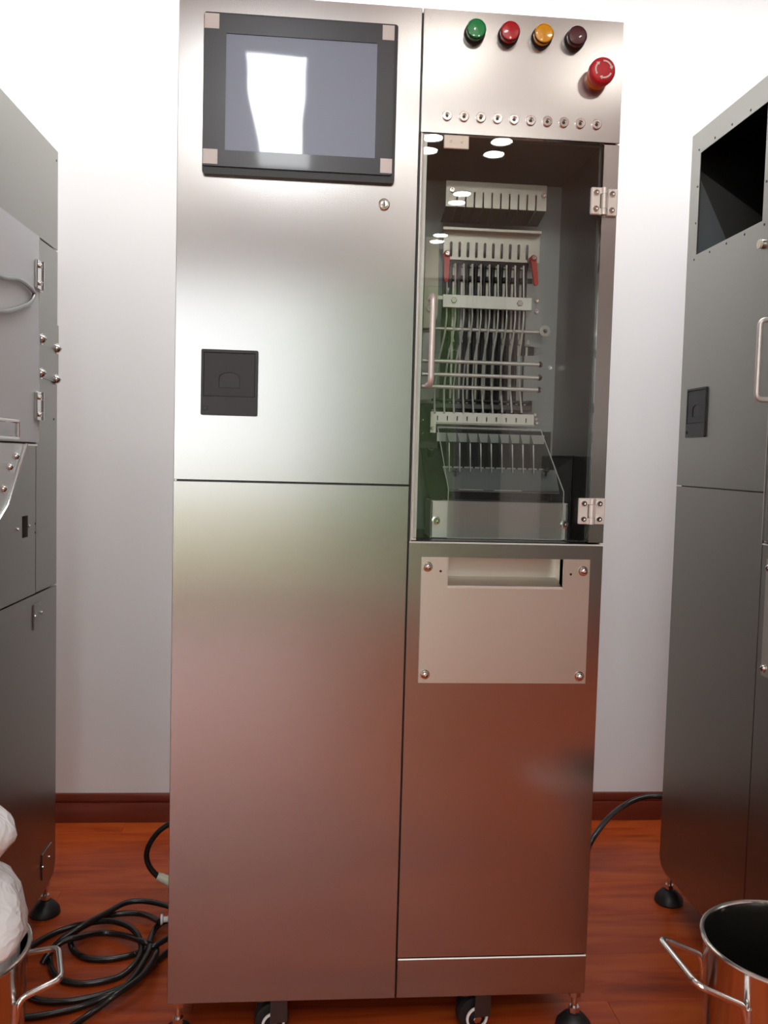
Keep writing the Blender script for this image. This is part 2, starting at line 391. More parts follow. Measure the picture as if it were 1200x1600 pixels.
def hedge(x0, x1, yc, h, label, seed):
    rnd = random.Random(seed); bm = B()
    bmesh.ops.create_grid(bm, x_segments=40, y_segments=24, size=1.0)
    for v in bm.verts:
        u, t = v.co.x, (v.co.y+1)*PI*0.5
        k = 1+0.16*math.sin(u*17+t*5+seed)+0.12*math.sin(u*31-t*9)+rnd.uniform(-0.10, 0.10)
        v.co = Vector((x0+(x1-x0)*(u+1)/2, yc+0.55*math.cos(t)*k, -0.15+(h+0.15)*math.sin(t)**0.5*k))
    return tag(obj('hedge', bm, 'leaf', angle=180), label, 'hedge')
hedge(0.2, 4.5, -8.0, 2.6, 'tall green hedge outside the window', 3)

t = thing('storage_cabinet', 'low black storage cabinet standing against the wall with the wide window', 'cabinet', (2.34, -4.70, 0))
obj('cabinet_body', box(B(), -0.46, 0.46, 0.0, 0.40, 0.03, 1.08, 0.004), 'cabinet', t)
for sg in (-1, 1):
    dr = obj('door', box(B(), min(sg*0.004, sg*0.45), max(sg*0.004, sg*0.45), 0.401, 0.419, 0.08, 1.06, 0.003), 'cabinet', t)
    obj('knob', lathe(B(), [(0, 0), (0.006, 0), (0.006, 0.012), (0.013, 0.016), (0.013, 0.024), (0, 0.028)], (sg*0.05, 0.419, 0.68), (0, 1, 0), 16), 'chrome', dr)
obj('plinth', box(B(), -0.44, 0.44, 0.02, 0.38, 0.0, 0.03), 'cabinet', t)

# ceiling lamps
def downlight(x, y, label):
    t = thing('downlight', label, 'ceiling light', (x, y, ZC), 0, 'twin round downlights in the ceiling')
    obj('trim_plate', prism(B(), [rrect(-0.075, 0.075, -0.165, 0.165, 0.01), circ(0, -0.085, 0.05, 20), circ(0, 0.085, 0.05, 20)], (0, 0, -0.006), (1, 0, 0), (0, 1, 0), (0, 0, 1), 0.006), 'lampbody', t) if 'dl' not in PROTO else share('trim_plate', PROTO['dl'], t, (0, 0, 0))
    PROTO.setdefault('dl', t.children[0])
    for s in (-1, 1):
        proto('dl_d', lambda bm: lathe(bm, [(0, 0), (0.047, 0), (0.047, 0.002), (0, 0.002)], (0, 0, 0), (0, 0, -1), 24), 'spot', 'lamp_disc', t, (0, s*0.085, -0.001))
for x, y in ((0.76, -2.70), (1.08, -2.70), (1.04, -3.52), (1.06, -4.44), (0.68, -1.77), (1.32, -1.77), (-0.7, -1.77), (-0.7, -2.7), (-0.7, -3.6), (2.3, -2.7), (-1.9, -2.7)):
    downlight(x, y, 'recessed twin round downlight in the white ceiling')
t = thing('ceiling_light_strip', 'long slim light strip on the ceiling along the plain white wall', 'ceiling light', (0.35, 0.42, ZC))  # added out-of-view lamp, evens and lifts the light on the rear wall
obj('lamp_housing', box(B(), -2.0, 2.0, -0.08, 0.08, -0.04, 0, 0.004), 'lampbody', t)
obj('diffuser', box(B(), -1.98, 1.98, -0.065, 0.065, -0.046, -0.0405), 'strip', t)
t = thing('ceiling_light_panel', 'long white light panel on the ceiling', 'ceiling light', (0.08, -2.38, ZC))
obj('lamp_housing', box(B(), -0.14, 0.14, -0.66, 0.66, -0.05, 0, 0.004), 'lampbody', t)
obj('diffuser', box(B(), -0.12, 0.12, -0.62, 0.62, -0.056, -0.0505), 'panel', t)

# ------------------------------------------------------------------ the counting machine
W, ZB, ZT, SP, ZS, DP = 0.74, 0.08, 1.7787, 0.3975, 0.9873, 0.66
G2 = 0.0014
def cap(key, r, h, mat='chrome', washer=True):
    def fn(bm): dome(bm, r, h, washer=washer)
    return lambda name, parent, loc, label=None: proto(key, fn, mat, name, parent, loc, None, label)
dome_bolt = cap('dome9', 0.0068, 0.007)
dome_small = cap('dome5', 0.0045, 0.004)
def socket(key, r, h, mat='chrome'):
    def fn(bm): capscrew(bm, r, h)
    return lambda name, parent, loc, label=None: proto(key, fn, mat, name, parent, loc, None, label)
socket_screw = socket('cap8', 0.0084, 0.0035)
socket_small = socket('cap5', 0.0048, 0.004)
socket_tiny = socket('cap3', 0.0032, 0.003)

def foot(parent, x, y, zb):
    f = obj('levelling_foot', lathe(B(), [(0, 0), (0.031, 0), (0.033, 0.004), (0.031, 0.014), (0.020, 0.027), (0.012, 0.032), (0, 0.032)], (0, 0, 0), (0, 0, 1), 28), 'rubber', parent, (x, y, 0))
    bm = B(); cyl(bm, (0, 0, 0.03), (0, 0, zb+0.004), 0.0055, 12)
    lathe(bm, [(0, 0.034), (0.010, 0.034), (0.010, 0.044), (0, 0.044)], (0, 0, 0), (0, 0, 1), 6)
    lathe(bm, [(0, zb-0.016), (0.011, zb-0.016), (0.011, zb-0.005), (0, zb-0.005)], (0, 0, 0), (0, 0, 1), 6)
    obj('threaded_stem', bm, 'chrome', f, (0, 0, 0))
def caster(parent, x, y, zb, turn=0.0):
    r = 0.031
    c = obj('caster', box(box(box(B(), -0.028, 0.028, -0.020, 0.030, zb-0.005, zb), -0.006, 0.024, -0.0235, -0.0205, r+0.004, zb-0.004), -0.024, 0.024, 0.022, 0.026, r, zb-0.004), 'steel_dark', parent, (x, y, 0))
    c.rotation_euler = (0, 0, turn)
    wv = obj('wheel', lathe(B(), [(0, -0.009), (0.022, -0.010), (0.029, -0.009), (r, -0.004), (r, 0.004), (0.029, 0.009), (0.022, 0.010), (0, 0.009)], (0, 0.005, r), (0, 1, 0), 32), 'rubber', c)
    obj('hub_ring', lathe(B(), [(0.0165, 0), (0.0205, 0), (0.0205, 0.003), (0.0165, 0.003), (0.0165, 0)], (0, -0.0165, r), (0, -1, 0), 32), 'white', c)
    obj('axle_bolt', lathe(B(), [(0, 0), (0.008, 0), (0.008, 0.006), (0.007, 0.007), (0, 0.007)], (0, -0.016, r), (0, -1, 0), 6), 'chrome', c)
def hinge(parent, zc, h=0.045, xl=0.6905, xk=0.7135, xr=0.7385, y=-0.006):
    bm = B(); n = 0.25
    box(bm, xl, xk-0.0068, y-0.006, y, zc-h/2, zc+h/2, 0.0012)
    box(bm, xk-0.0075, xk, y-0.005, y, zc+h*0.27, zc+h/2); box(bm, xk-0.0075, xk, y-0.005, y, zc-h/2, zc-h*0.27)
    hg = obj('hinge', bm, 'satin', parent)
    obj('hinge_leaf', box(box(B(), xk+0.0072, xr, -0.007, 0.0, zc-h/2, zc+h/2, 0.0012), xk, xk+0.0080, -0.006, -0.001, zc-h*0.25, zc+h*0.25), 'satin', hg)
    bm = B()
    for a, c in ((-0.5, -0.27), (-0.26, 0.26), (0.27, 0.5)): cyl(bm, (xk, y-0.004, zc+h*a), (xk, y-0.004, zc+h*c), 0.0052, 14)
    obj('knuckle', bm, 'satin', hg)
    for sx, yy in ((xl+0.0085, y-0.0055), (xk+0.0148, -0.0065)):
        for sz in (-0.30, 0.30): socket_small('screw', hg, (sx, yy, zc+h*sz))
    return hg
def breaker(t):
    x0, x1, z0, z1 = 0.0437, 0.1371, 1.0968, 1.2054
    b_ = obj('breaker_box', xz(B(), [rrect(x0, x1, z0, z1, 0.0025), rect(x0+0.004, x1-0.0045, z0+0.031, z1-0.0045)], -0.0045, 0.0), 'black', t, label='black plastic breaker box with hinged flap')
    bm = B(); xc, zc = 0.0905, 1.1555
    dsh = [(xc-0.0175, zc-0.013)] + [(xc+0.0175, zc-0.013)] + [(xc+0.0175*math.cos(a), zc+0.003+0.010*math.sin(a)) for a in [R(k) for k in range(0, 181, 20)]]
    xz(bm, [rect(x0+0.0050, x1-0.0055, z0+0.032, z1-0.0065), dsh], -0.0035, -0.0005)
    obj('flap', bm, 'blackflap', b_)
    obj('finger_pull', xz(B(), [[(xc+(a-xc)*0.94, zc+(c-zc)*0.94) for a, c in dsh]], -0.0022, -0.0003), 'black', b_)
    obj('backing', box(B(), x0+0.002, x1-0.002, -0.0006, 0.0, z0+0.002, z1-0.002), 'black', b_)
    obj('screw', capscrew(B(), 0.0036, 0.0012, (x0+0.0075, -0.0045, z0+0.0115)), 'blackmetal', b_)
def indicator(t, x, z, mat, label):
    c = obj('indicator_lamp', lathe(B(), [(0, 0), (0.0175, 0), (0.0175, 0.006), (0.0163, 0.008), (0, 0.008)], (x, 0, z), (0, -1, 0), 28), 'black', t, label=label)
    obj('lens', lathe(B(), [(0.0155, 0.006), (0.0160, 0.015), (0.0158, 0.0195), (0.0150, 0.0215), (0.0138, 0.022), (0.0132, 0.0207), (0.006, 0.0213), (0, 0.0215)], (x, 0, z), (0, -1, 0), 32), mat, c)
    obj('lens_rim', lathe(B(), [(0.0158, 0.0160), (0.0164, 0.0168), (0.0164, 0.0192), (0.0157, 0.0202)], (x, 0, z), (0, -1, 0), 32), 'black', c)
def estop(t, x, z):
    e = obj('emergency_stop', lathe(B(), [(0, 0), (0.0190, 0), (0.0190, 0.008), (0.0150, 0.010), (0.0150, 0.018), (0, 0.018)], (x, 0, z), (0, -1, 0), 28), 'stopcollar', t, label='red emergency stop button with white arrows')
    obj('mushroom_head', lathe(B(), [(0.0165, 0.014), (0.0205, 0.016), (0.0220, 0.020), (0.0220, 0.0285), (0.0205, 0.0335), (0.0175, 0.0358), (0.0165, 0.036), (0.0, 0.036)], (x, 0, z), (0, -1, 0), 36), 'stopred', e)
    for k in range(3):
        a0 = R(95 - k*120); pts = []
        for i in range(11): a = a0 - R(74)*i/10; pts.append((0.0148*math.cos(a), 0.0148*math.sin(a)))
        for i in range(10, -1, -1): a = a0 - R(74)*i/10; pts.append((0.0122*math.cos(a), 0.0122*math.sin(a)))
        bm = B(); prism(bm, [pts], (x, -0.0366, z), (1, 0, 0), (0, 0, 1), (0, 1, 0), 0.0008)
        ae = a0 - R(74); ah = ae - R(20)
        prism(bm, [[(0.0168*math.cos(ae), 0.0168*math.sin(ae)), (0.0102*math.cos(ae), 0.0102*math.sin(ae)), (0.0135*math.cos(ah), 0.0135*math.sin(ah))]], (x, -0.0366, z), (1, 0, 0), (0, 0, 1), (0, 1, 0), 0.0008)
        obj('arrow', bm, 'white', e)
def monitor(t):
    x0, x1, z0, z1 = 0.0412, 0.3562, 1.4882, 1.7440
    ax0, ax1, az0, az1 = 0.0775, 0.3222, 1.5262, 1.7107
    bm = B(); prism(bm, [rrect(x0, x1, z0, z1, 0.005)], (0, -0.009, 0), (1, 0, 0), (0, 0, 1), (0, 1, 0), 0.009)
    mo = obj('monitor', bm, 'black', t, label='black touchscreen monitor set in the steel door')
    bm = B(); prism(bm, [rrect(x0+0.0015, x1-0.0055, z0+0.012, z1-0.004, 0.003), rect(ax0, ax1, az0, az1)], (0, -0.0125, 0), (1, 0, 0), (0, 0, 1), (0, 1, 0), 0.0034)
    obj('bezel', bm, 'bezel', mo)
    obj('screen', box(B(), ax0, ax1, -0.0108, -0.0092, az0, az1), 'screen', mo, label='hazy blue-grey touch screen reflecting a ceiling light')
    s = 0.0235
    for i, (sx, sz) in enumerate(((x0+0.0015, 1.7165), (x1-0.026, 1.7165), (x0+0.0015, 1.5030), (x1-0.0245, 1.5030))):
        obj('corner_sticker', box(B(), sx, sx+(0.0195 if i % 2 else s), -0.0131, -0.0126, sz, sz+s), 'sticker', mo)

def machine(name, label, loc, rotz, opened):
    t = thing(name, label, 'machine', loc, rotz)
    # carcass
    bm = B(); th = 0.0015
    box(bm, 0, 0.003, 0.0185, DP, ZB, ZT); box(bm, W-0.003, W, 0.0185, DP, ZB, ZT); box(bm, 0.003, W-0.003, DP-0.003, DP, ZB, ZT)
    box(bm, 0.003, W-0.003, 0.0185, DP-0.003, ZT-0.003, ZT); box(bm, 0.003, W-0.003, 0.0185, DP-0.003, ZB, ZB+0.003)
    obj('cabinet_body', bm, 'steel', t)
    obj('inner_frame', box(box(B(), SP-0.004, SP+0.004, 0.010, DP-0.02, ZB+0.004, ZT-0.004), 0.004, SP-0.004, 0.010, 0.03, ZS-0.01, ZS+0.008), 'blackmetal', t)
    # doors and panels
    if opened:
        hx0, hx1, hz0, hz1 = 0.047, 0.3345, 1.5045, 1.7275
        ud = obj('upper_door', xz(B(), [rect(0, SP-G2, ZS+G2, ZT), rect(hx0, hx1, hz0, hz1)], 0.0, 0.0018), 'steel_dull', t)
        obj('door_edge', xz(B(), [rect(0.0005, SP-G2-0.0005, ZS+G2+0.0005, ZT-0.0005), rect(0.003, SP-0.0045, ZS+0.0045, ZT-0.0035)], 0.0018, 0.018), 'steel_dull', ud)
        nx = [hx0-0.009+i*(hx1-hx0+0.018)/4 for i in range(5)]; nz = [hz0-0.009+i*(hz1-hz0+0.018)/3 for i in range(4)]
        for a in nx:
            for c in (nz[0], nz[3]): proto('hole', lambda bm: lathe(bm, [(0.0026, 0), (0.0022, 0.0008), (0, 0.0008)], (0, 0, 0), (0, -1, 0), 12), 'blackmetal', 'screw_hole', ud, (a, -0.0001, c))
        for c in nz[1:3]:
            for a in (nx[0], nx[4]): proto('hole', None, 'blackmetal', 'screw_hole', ud, (a, -0.0001, c))
        # dark compartment seen through the empty opening
        bm = B(); box(bm, 0.004, 0.007, 0.019, 0.30, 1.44, 1.775); box(bm, SP-0.008, SP-0.005, 0.019, 0.30, 1.44, 1.775); box(bm, 0.007, SP-0.008, 0.297, 0.30, 1.44, 1.775)
        cb = obj('screen_compartment', bm, 'blackmetal', t)
        for z0_, z1_ in ((1.436, 1.44), (1.7745, 1.776)): obj('compartment_liner', box(B(), 0.006, SP-0.007, 0.02, 0.298, z0_, z1_), 'blackmetal', cb)
        for mt_, x_, pl_ in (('gusset', 0.0095, [(0.019, 1.68), (0.019, 1.442), (0.141, 1.442)]), ('gusset_dark', 0.0075, [(0.019, 1.70), (0.019, 1.441), (0.295, 1.441), (0.295, 1.52), (0.152, 1.618)])):  # flat plates carry the lit and dim areas of the side wall as colour
            obj('side_gusset', prism(B(), [pl_], (x_, 0, 0), (0, 1, 0), (0, 0, 1), (1, 0, 0), 0.0018), mt_, cb)
        bm = B(); cyl(bm, (0.30, 0.03, 1.51), (0.325, 0.10, 1.66), 0.006); cyl(bm, (0.325, 0.10, 1.66), (0.335, 0.13, 1.73), 0.003)
        st = obj('gas_strut', bm, 'rubber', cb); obj('strut_end', cyl(B(), (0.285, 0.03, 1.512), (0.302, 0.03, 1.512), 0.003), 'chrome', st)
    else:
        obj('upper_door', box(B(), 0, SP-G2, 0.0, 0.018, ZS+G2, ZT, 0.0008), 'steel', t)
        monitor(t)
    sm = 'steel_dull' if opened else 'steel'
    if opened: obj('lower_door', xz(B(), [[(0.036, ZB), (SP-G2, ZB), (SP-G2, ZS-G2), (0, ZS-G2), (0, ZB+0.024), (0.010, ZB+0.008)]], 0.0, 0.018), sm, t)
    else: obj('lower_door', box(B(), 0, SP-G2, 0.0, 0.018, ZB, ZS-G2, 0.0008), sm, t)
    obj('control_panel', box(B(), SP+G2, W, 0.0, 0.018, 1.5772, ZT, 0.0008), sm, t)
    obj('door_post', box(B(), 0.7130, W, 0.0, 0.018, 0.8945, 1.5750, 0.0008), sm, t)
    nx0, nx1, nz0, nz1 = 0.4665, 0.6697, 0.8153, 0.8650
    bm = xz(B(), [rect(SP+G2, W, 0.1538, 0.8920), rect(nx0, nx1, nz0, nz1)], 0.0, 0.018)
    lp = obj('lower_panel', bm, sm, t)
    obj('panel_lip', prism(B(), [[(-0.0026, 0.8894), (0, 0.8894), (0, 0.8920)]], (SP+G2, 0, 0), (0, 1, 0), (0, 0, 1), (1, 0, 0), W-SP-G2), 'satin', lp)
    pp = obj('plinth_panel', box(B(), SP+G2, W, 0.0, 0.018, ZB, 0.1510, 0.0008), sm, t)
    obj('plinth_lip', prism(B(), [[(-0.0018, 0.1500), (0, 0.1500), (0, 0.1518)]], (SP+G2+0.001, 0, 0), (0, 1, 0), (0, 0, 1), (1, 0, 0), W-SP-G2-0.002), 'satin', pp)
    # lock
    lk = obj('key_lock', lathe(B(), [(0, 0), (0.0095, 0), (0.0095, 0.003), (0.0082, 0.0042), (0.0068, 0.0042), (0.0066, 0.002), (0, 0.002)], (0.3407, 0, 1.4551 if not opened else 1.459), (0, -1, 0), 24), 'chrome', t)
    if not opened:
        obj('lock_core', lathe(B(), [(0.0055, 0.002), (0.0055, 0.0048), (0, 0.0052)], (0.3407, 0, 1.4551), (0, -1, 0), 20), 'chrome', lk)
        obj('keyway', box(B(), 0.3400, 0.3414, -0.0056, -0.0048, 1.4515, 1.4590), 'blackmetal', lk)
    else:
        obj('lock_cap', lathe(B(), [(0.0088, 0.003), (0.0086, 0.008), (0, 0.0088)], (0.3407, 0, 1.459), (0, -1, 0), 20), 'ivory', lk)
    breaker(t)
    # control panel furniture
    for i, (mt, lb) in enumerate((('green', 'green indicator lamp'), ('red', 'red indicator lamp'), ('yellow', 'yellow indicator lamp'), ('maroon', 'dark maroon indicator lamp'))):
        indicator(t, 0.4843+i*0.0566, 1.7415, mt, lb)
    estop(t, 0.6957, 1.6828)
    for i in range(10):
        s = socket_screw('socket_screw', t, (0.4424+i*0.02844, 0, 1.6062))
        if not opened: proto('hexdot', lambda bm: lathe(bm, [(0.0030, 0), (0.0030, 0.0005), (0, 0.0005)], (0, 0, 0), (0, -1, 0), 6), 'blackmetal', 'hex_recess', s, (0, -0.0009, 0))
    # glass door
    gd = obj('glass_door', box(B(), 0.4045, 0.7118, -0.0060, 0.0, 0.8975, 1.5738, 0.0006), 'glass', t, label='clear glass door with steel handle')
    obj('door_edge_strip', box(B(), 0.4030, 0.4045, -0.0060, 0.0, 0.8975, 1.5738), 'acrylic_edge', gd)
    hz0, hz1, hx = 1.152, 1.3088, 0.4228
    obj('handle', tube(B(), fillet([(hx, -0.004, hz0+0.006), (hx, -0.040, hz0+0.006), (hx, -0.040, hz1-0.006), (hx, -0.004, hz1-0.006)], 0.012), 0.0050, 14), 'rod', gd)
    lt = obj('latch_plate', box(B(), 0.4370, 0.4795, -0.0095, -0.0062, 1.5500, 1.5725, 0.001), 'plate_tan', gd)
    for x in (0.449, 0.468): proto('dimple', lambda bm: lathe(bm, [(0.0026, 0), (0.0024, 0.0006), (0.0014, 0.0007), (0.001, 0.0003), (0, 0.0003)], (0, 0, 0), (0, -1, 0), 14), 'plate_tan', 'screw', gd, (x, -0.0095, 1.562))
    hinge(t, 1.4768); hinge(t, 0.9504)
    # chamber behind the door
    bm = B(); bk = 0.246
    box(bm, 0.4010, 0.7130, bk, bk+0.004, 0.890, 1.5785)
    ch = obj('chamber_back', bm, 'steel_grey', t)
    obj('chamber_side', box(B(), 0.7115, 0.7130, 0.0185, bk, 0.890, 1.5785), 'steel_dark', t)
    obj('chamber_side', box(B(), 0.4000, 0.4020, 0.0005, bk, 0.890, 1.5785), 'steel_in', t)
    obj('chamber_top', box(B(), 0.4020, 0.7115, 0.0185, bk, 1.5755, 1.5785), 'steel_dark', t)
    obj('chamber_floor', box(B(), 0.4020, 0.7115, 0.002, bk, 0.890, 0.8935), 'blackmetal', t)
    obj('door_stop', box(B(), 0.4022, 0.4108, 0.0008, 0.004, 0.8940, 1.5752), 'satin', t)
    # discharge plate
    out = [(0.4213, 0.6465), (0.7170, 0.6465), (0.7170, 0.8650), (nx1, 0.8650), (nx1, nz0), (nx0, nz0), (nx0, 0.8650), (0.4213, 0.8650)]
    dp = obj('discharge_plate', xz(B(), [out], -0.0035, -0.0002), 'plate_steel', t, label='bright steel plate with a recessed grip')
    bm = B(); dd = 0.045
    vs = [(nx0, -0.0005, nz0), (nx1, -0.0005, nz0), (nx1, -0.0005, nz1), (nx0, -0.0005, nz1), (nx0, dd, nz0+0.012), (nx1, dd, nz0+0.012), (nx1, dd, nz1), (nx0, dd, nz1)]
    v = [bm.verts.new(p) for p in vs]
    for q in ((0, 1, 5, 4), (1, 2, 6, 5), (2, 3, 7, 6), (3, 0, 4, 7), (4, 5, 6, 7)): bm.faces.new([v[i] for i in q])
    obj('recess', bm, 'plate_steel', dp, angle=10)
    bm = B(); prism(bm, [[(-0.0042, nz0-0.0022), (-0.0034, nz0-0.0022), (-0.0014, nz0+0.0004), (-0.0014, nz0+0.0012)]], (nx0, 0, 0), (0, 1, 0), (0, 0, 1), (1, 0, 0), nx1-nx0)
    obj('recess_lip', bm, 'satin', dp)
    obj('recess_lip', prism(B(), [[(nx0-0.0020, -0.0042), (nx0-0.0020, -0.0034), (nx0+0.0006, -0.0014), (nx0+0.0012, -0.0014)]], (0, 0, nz0), (1, 0, 0), (0, 1, 0), (0, 0, 1), nz1-nz0), 'satin', dp)
    for x, z in ((0.4317, 0.8489), (0.7050, 0.8454), (0.4317, 0.6615), (0.7055, 0.6595)): dome_bolt('dome_bolt', dp, (x, -0.0035, z))
    for x, z in ((0.4543, 0.8415), (0.6833, 0.8394)): proto('pin_hole', lambda bm: lathe(bm, [(0.0022, 0), (0.0022, 0.0004), (0, 0.0004)], (0, 0, 0), (0, -1, 0), 12), 'blackmetal', 'pin_hole', dp, (x, -0.0035, z))
    # feet and casters
    for x in (0.0165, W-0.012):
        for y in (0.020, DP-0.04): foot(t, x, y, ZB)
    for x in (0.1795, 0.5440):
        for y in (0.22 if opened else 0.030, DP-0.10): caster(t, x, y, ZB, 0.18)
    return t

def PX(px, py, y): return F(px, py, y)
def internals(t):
    # upper hopper plate: ten slots running over a fold
    y0 = 0.135; y1 = 0.195
    xa = (F(697, 300, y0)[0]); xb = F(854, 310, y0)[0]; zt = F(775, 286, y0)[1]; zf = F(775, 326, y0)[1]; zl = F(770, 351, y1)[1]
    sx = [F(714+13.75*i, 310, y0)[0] for i in range(10)]; zs = F(775, 302, y0)[1]; hw = 0.0015
    top = [(xa, zt), (xb, zt), (xb, zf)]
    for x in reversed(sx): top += [(x+hw, zf), (x+hw, zs), (x-hw, zs), (x-hw, zf)]
    top += [(xa, zf)]
    hp = obj('hopper_plate', xz(B(), [top], y0, y0+0.002), 'steel_in', t, label='folded steel hopper plate with ten slots')
    d = Vector((0, y1-y0, zl-zf)); L = d.length; d.normalize(); nrm = Vector((0, -d.z, d.y))
    low = [(xa, 0)]
    for x in sx: low += [(x-hw, 0), (x-hw, L*0.84), (x+hw, L*0.84), (x+hw, 0)]
    low += [(xb, 0), (xb, L), (xa, L)]
    bm = B(); prism(bm, [low], (0, y0, zf), (1, 0, 0), d, nrm, 0.002)
    obj('sloped_lip', bm, 'steel_grey', hp)
    for q in ((706, 297), (849, 306)):
        x, z = F(*q, y0); socket_small('bolt', hp, (x, y0, z))
    # track inlet plate with ten round-ended openings
    y0 = 0.165; xa, xb = F(693, 390, y0)[0], F(843, 395, y0)[0]; zt, zb = F(768, 366, y0)[1], F(768, 408, y0)[1]
    sx = [F(704.8+13.2*i, 392, y0)[0] for i in range(10)]; za, zc = F(765, 380, y0)[1], F(765, 404, y0)[1]; hw = 0.0026
    ip = obj('inlet_plate', xz(B(), [rect(xa, xb, zb, zt)] + [rrect(x-hw, x+hw, zc, za, hw*0.98) for x in sx], y0, y0+0.003), 'steel_in', t, label='steel plate with ten round-ended openings')
    obj('inlet_shelf', box(B(), F(690, 355, y0)[0], F(843, 360, y0)[0], y0-0.018, y0+0.03, zt, F(768, 357, y0-0.018)[1], 0.0008), 'steel_in', t)
    for q, a, lean, lb in (((698.5, 397), 440, 0, 'red'), ((833.5, 404), 446, 6, 'red')):
        yl = y0-0.02; x, z = F(*q, yl); z2 = F(q[0], a, yl)[1]; dx = lean*0.0011
        bm = B(); lathe(bm, [(0, -0.016), (0.0062, -0.016), (0.0062, 0.004), (0.005, 0.006), (0, 0.006)], (x, yl, z), (0, -1, 0), 18)
        prism(bm, [[(x-0.0052, z), (x+0.0052, z), (x+dx+0.0042, z2+0.003), (x+dx+0.002, z2), (x+dx-0.002, z2), (x+dx-0.0042, z2+0.003)]], (0, yl-0.003, 0), (1, 0, 0), (0, 0, 1), (0, 1, 0), 0.007)
        lv = obj('clamp_lever', bm, 'lever', t, label='red plastic clamp lever')
        obj('pivot_screw', capscrew(B(), 0.004, 0.003, (x, yl-0.006, z)), 'chrome', lv)
    # back board of the tracks
    yb = 0.205; xa, xb = F(690, 500, yb)[0], F(836, 500, yb)[0]; zt = F(765, 405, yb)[1]; zb_ = F(760, 640, yb)[1]
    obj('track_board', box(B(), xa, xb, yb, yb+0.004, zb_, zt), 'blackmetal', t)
    yr = 0.19
    for i in range(10):
        x = F(710.3+13.15*i-6.6, 440, yr)[0]; xs = F(710.3+13.15*i, 440, yr)[0]; z1 = F(765, 412, yr)[1]
        proto('chan', lambda bm: box(bm, -0.0016, 0.0016, 0, 0.014, zb_-zt, 0), 'blackmetal', 'track_channel', t, (x, yr, z1))
        if True:
            r_ = proto('strip', lambda bm: box(box(box(bm, -0.0022, 0.0022, 0, 0.003, -0.0245, -0.008), -0.0022, 0.0022, 0, 0.003, -0.062, -0.034), -0.0020, 0.0020, 0, 0.003, zb_-zt+0.02, -0.085), 'steel_in', 'track_strip', t, (xs, yr+0.010, z1))
            proto('capw', lambda bm: box(bm, -0.0022, 0.0022, -0.004, 0, -0.002, 0.0016, 0.0004), 'cap', 'strip_cap', r_, (0, 0, -0.0045))
            proto('blk', lambda bm: box(bm, -0.0045, 0.0045, -0.008, 0.002, -0.0045, 0.0045, 0.0006), 'blackmetal', 'stop_block', r_, (0, 0, -0.0285))
            proto('wed', lambda bm: prism(bm, [[(-0.0030, 0), (0.0030, 0), (0.0012, 0.010), (-0.0012, 0.010)]], (0, -0.010, 0), (1, 0, 0), (0, 0, 1), (0, 1, 0), 0.010), 'steel_in', 'deflector', r_, (0, 0, -0.150))
    # ten bent guide rods
    for i in range(10):
        k = i
        pts = [(698.2+13.35*k, 411+0.48*k, 0.172), (698.0+13.4*k, 480+0.4*k, 0.172), (697.5+13.4*k, 500+0.4*k, 0.170), (693.5+13.5*k, 528+0.3*k, 0.160), (686+13.9*k, 560, 0.140), (681.5+14.4*k, 590, 0.126), (679+14.8*k, 612, 0.116), (679.2+15.1*k, 645, 0.100)]
        P = []
        for px, py, yy in pts: x, z = F(px, py, yy); P.append((x, yy, z))
        obj('guide_rod', tube(B(), spline(P, 4), 0.0019, 8), 'rod', t)
    # clamp bar
    yc = 0.158; xa, xb = F(692, 470, yc)[0], F(831, 475, yc)[0]; zt, zb2 = F(761, 462.5, yc)[1], F(761, 482.5, yc)[1]
    cb = obj('clamp_bar', box(B(), xa, xb, yc, yc+0.006, zb2, zt, 0.0006), 'satin', t)
    for q in ((709, 469), (812, 474)):
        x, z = F(*q, yc); obj('bolt', lathe(B(), [(0.0058, 0), (0.0058, 0.003), (0.005, 0.004), (0, 0.004)], (x, yc, z), (0, -1, 0), 6), 'steel_in', cb)
    x, z = F(686, 464, yc); obj('bar_tab', box(B(), x-0.004, xa, yc+0.001, yc+0.005, z-0.004, z+0.003), 'steel_in', cb)
    # side plates right and left of the tracks
    yp = 0.196
    pl = [F(835, 378, yp), F(850, 379, yp), F(846, 535, yp), F(842, 543, yp), F(812, 540, yp), F(816, 500, yp), F(820, 440, yp)]
    sp = obj('side_plate', xz(B(), [pl], yp, yp+0.004), 'steel_grey', t)
    for q in ((838, 470), (838, 487)):
        x, z = F(*q, yp); socket_small('screw', sp, (x, yp, z))
    pl = [F(838, 556, yp), F(844, 551, yp), F(840, 626, yp), F(806, 626, yp), F(808, 556, yp)]
    sp = obj('side_plate', xz(B(), [pl], yp, yp+0.004), 'steel_grey', t)
    yq = 0.150
    pl = [F(666, 370, yq), F(686, 371, yq), F(684, 490, yq), F(677, 512, yq), F(661, 512, yq)]
    sp = obj('side_plate', xz(B(), [pl], yq, yq+0.003), 'ivory', t)
    for q in ((671, 466), (671, 483)):
        x, z = F(*q, yq); socket_small('screw', sp, (x, yq, z))
    pl = [F(661, 520, yq), F(672, 520, yq), F(668, 625, yq), F(657, 625, yq)]
    obj('side_plate', xz(B(), [pl], yq, yq+0.003), 'steel_grey', t)
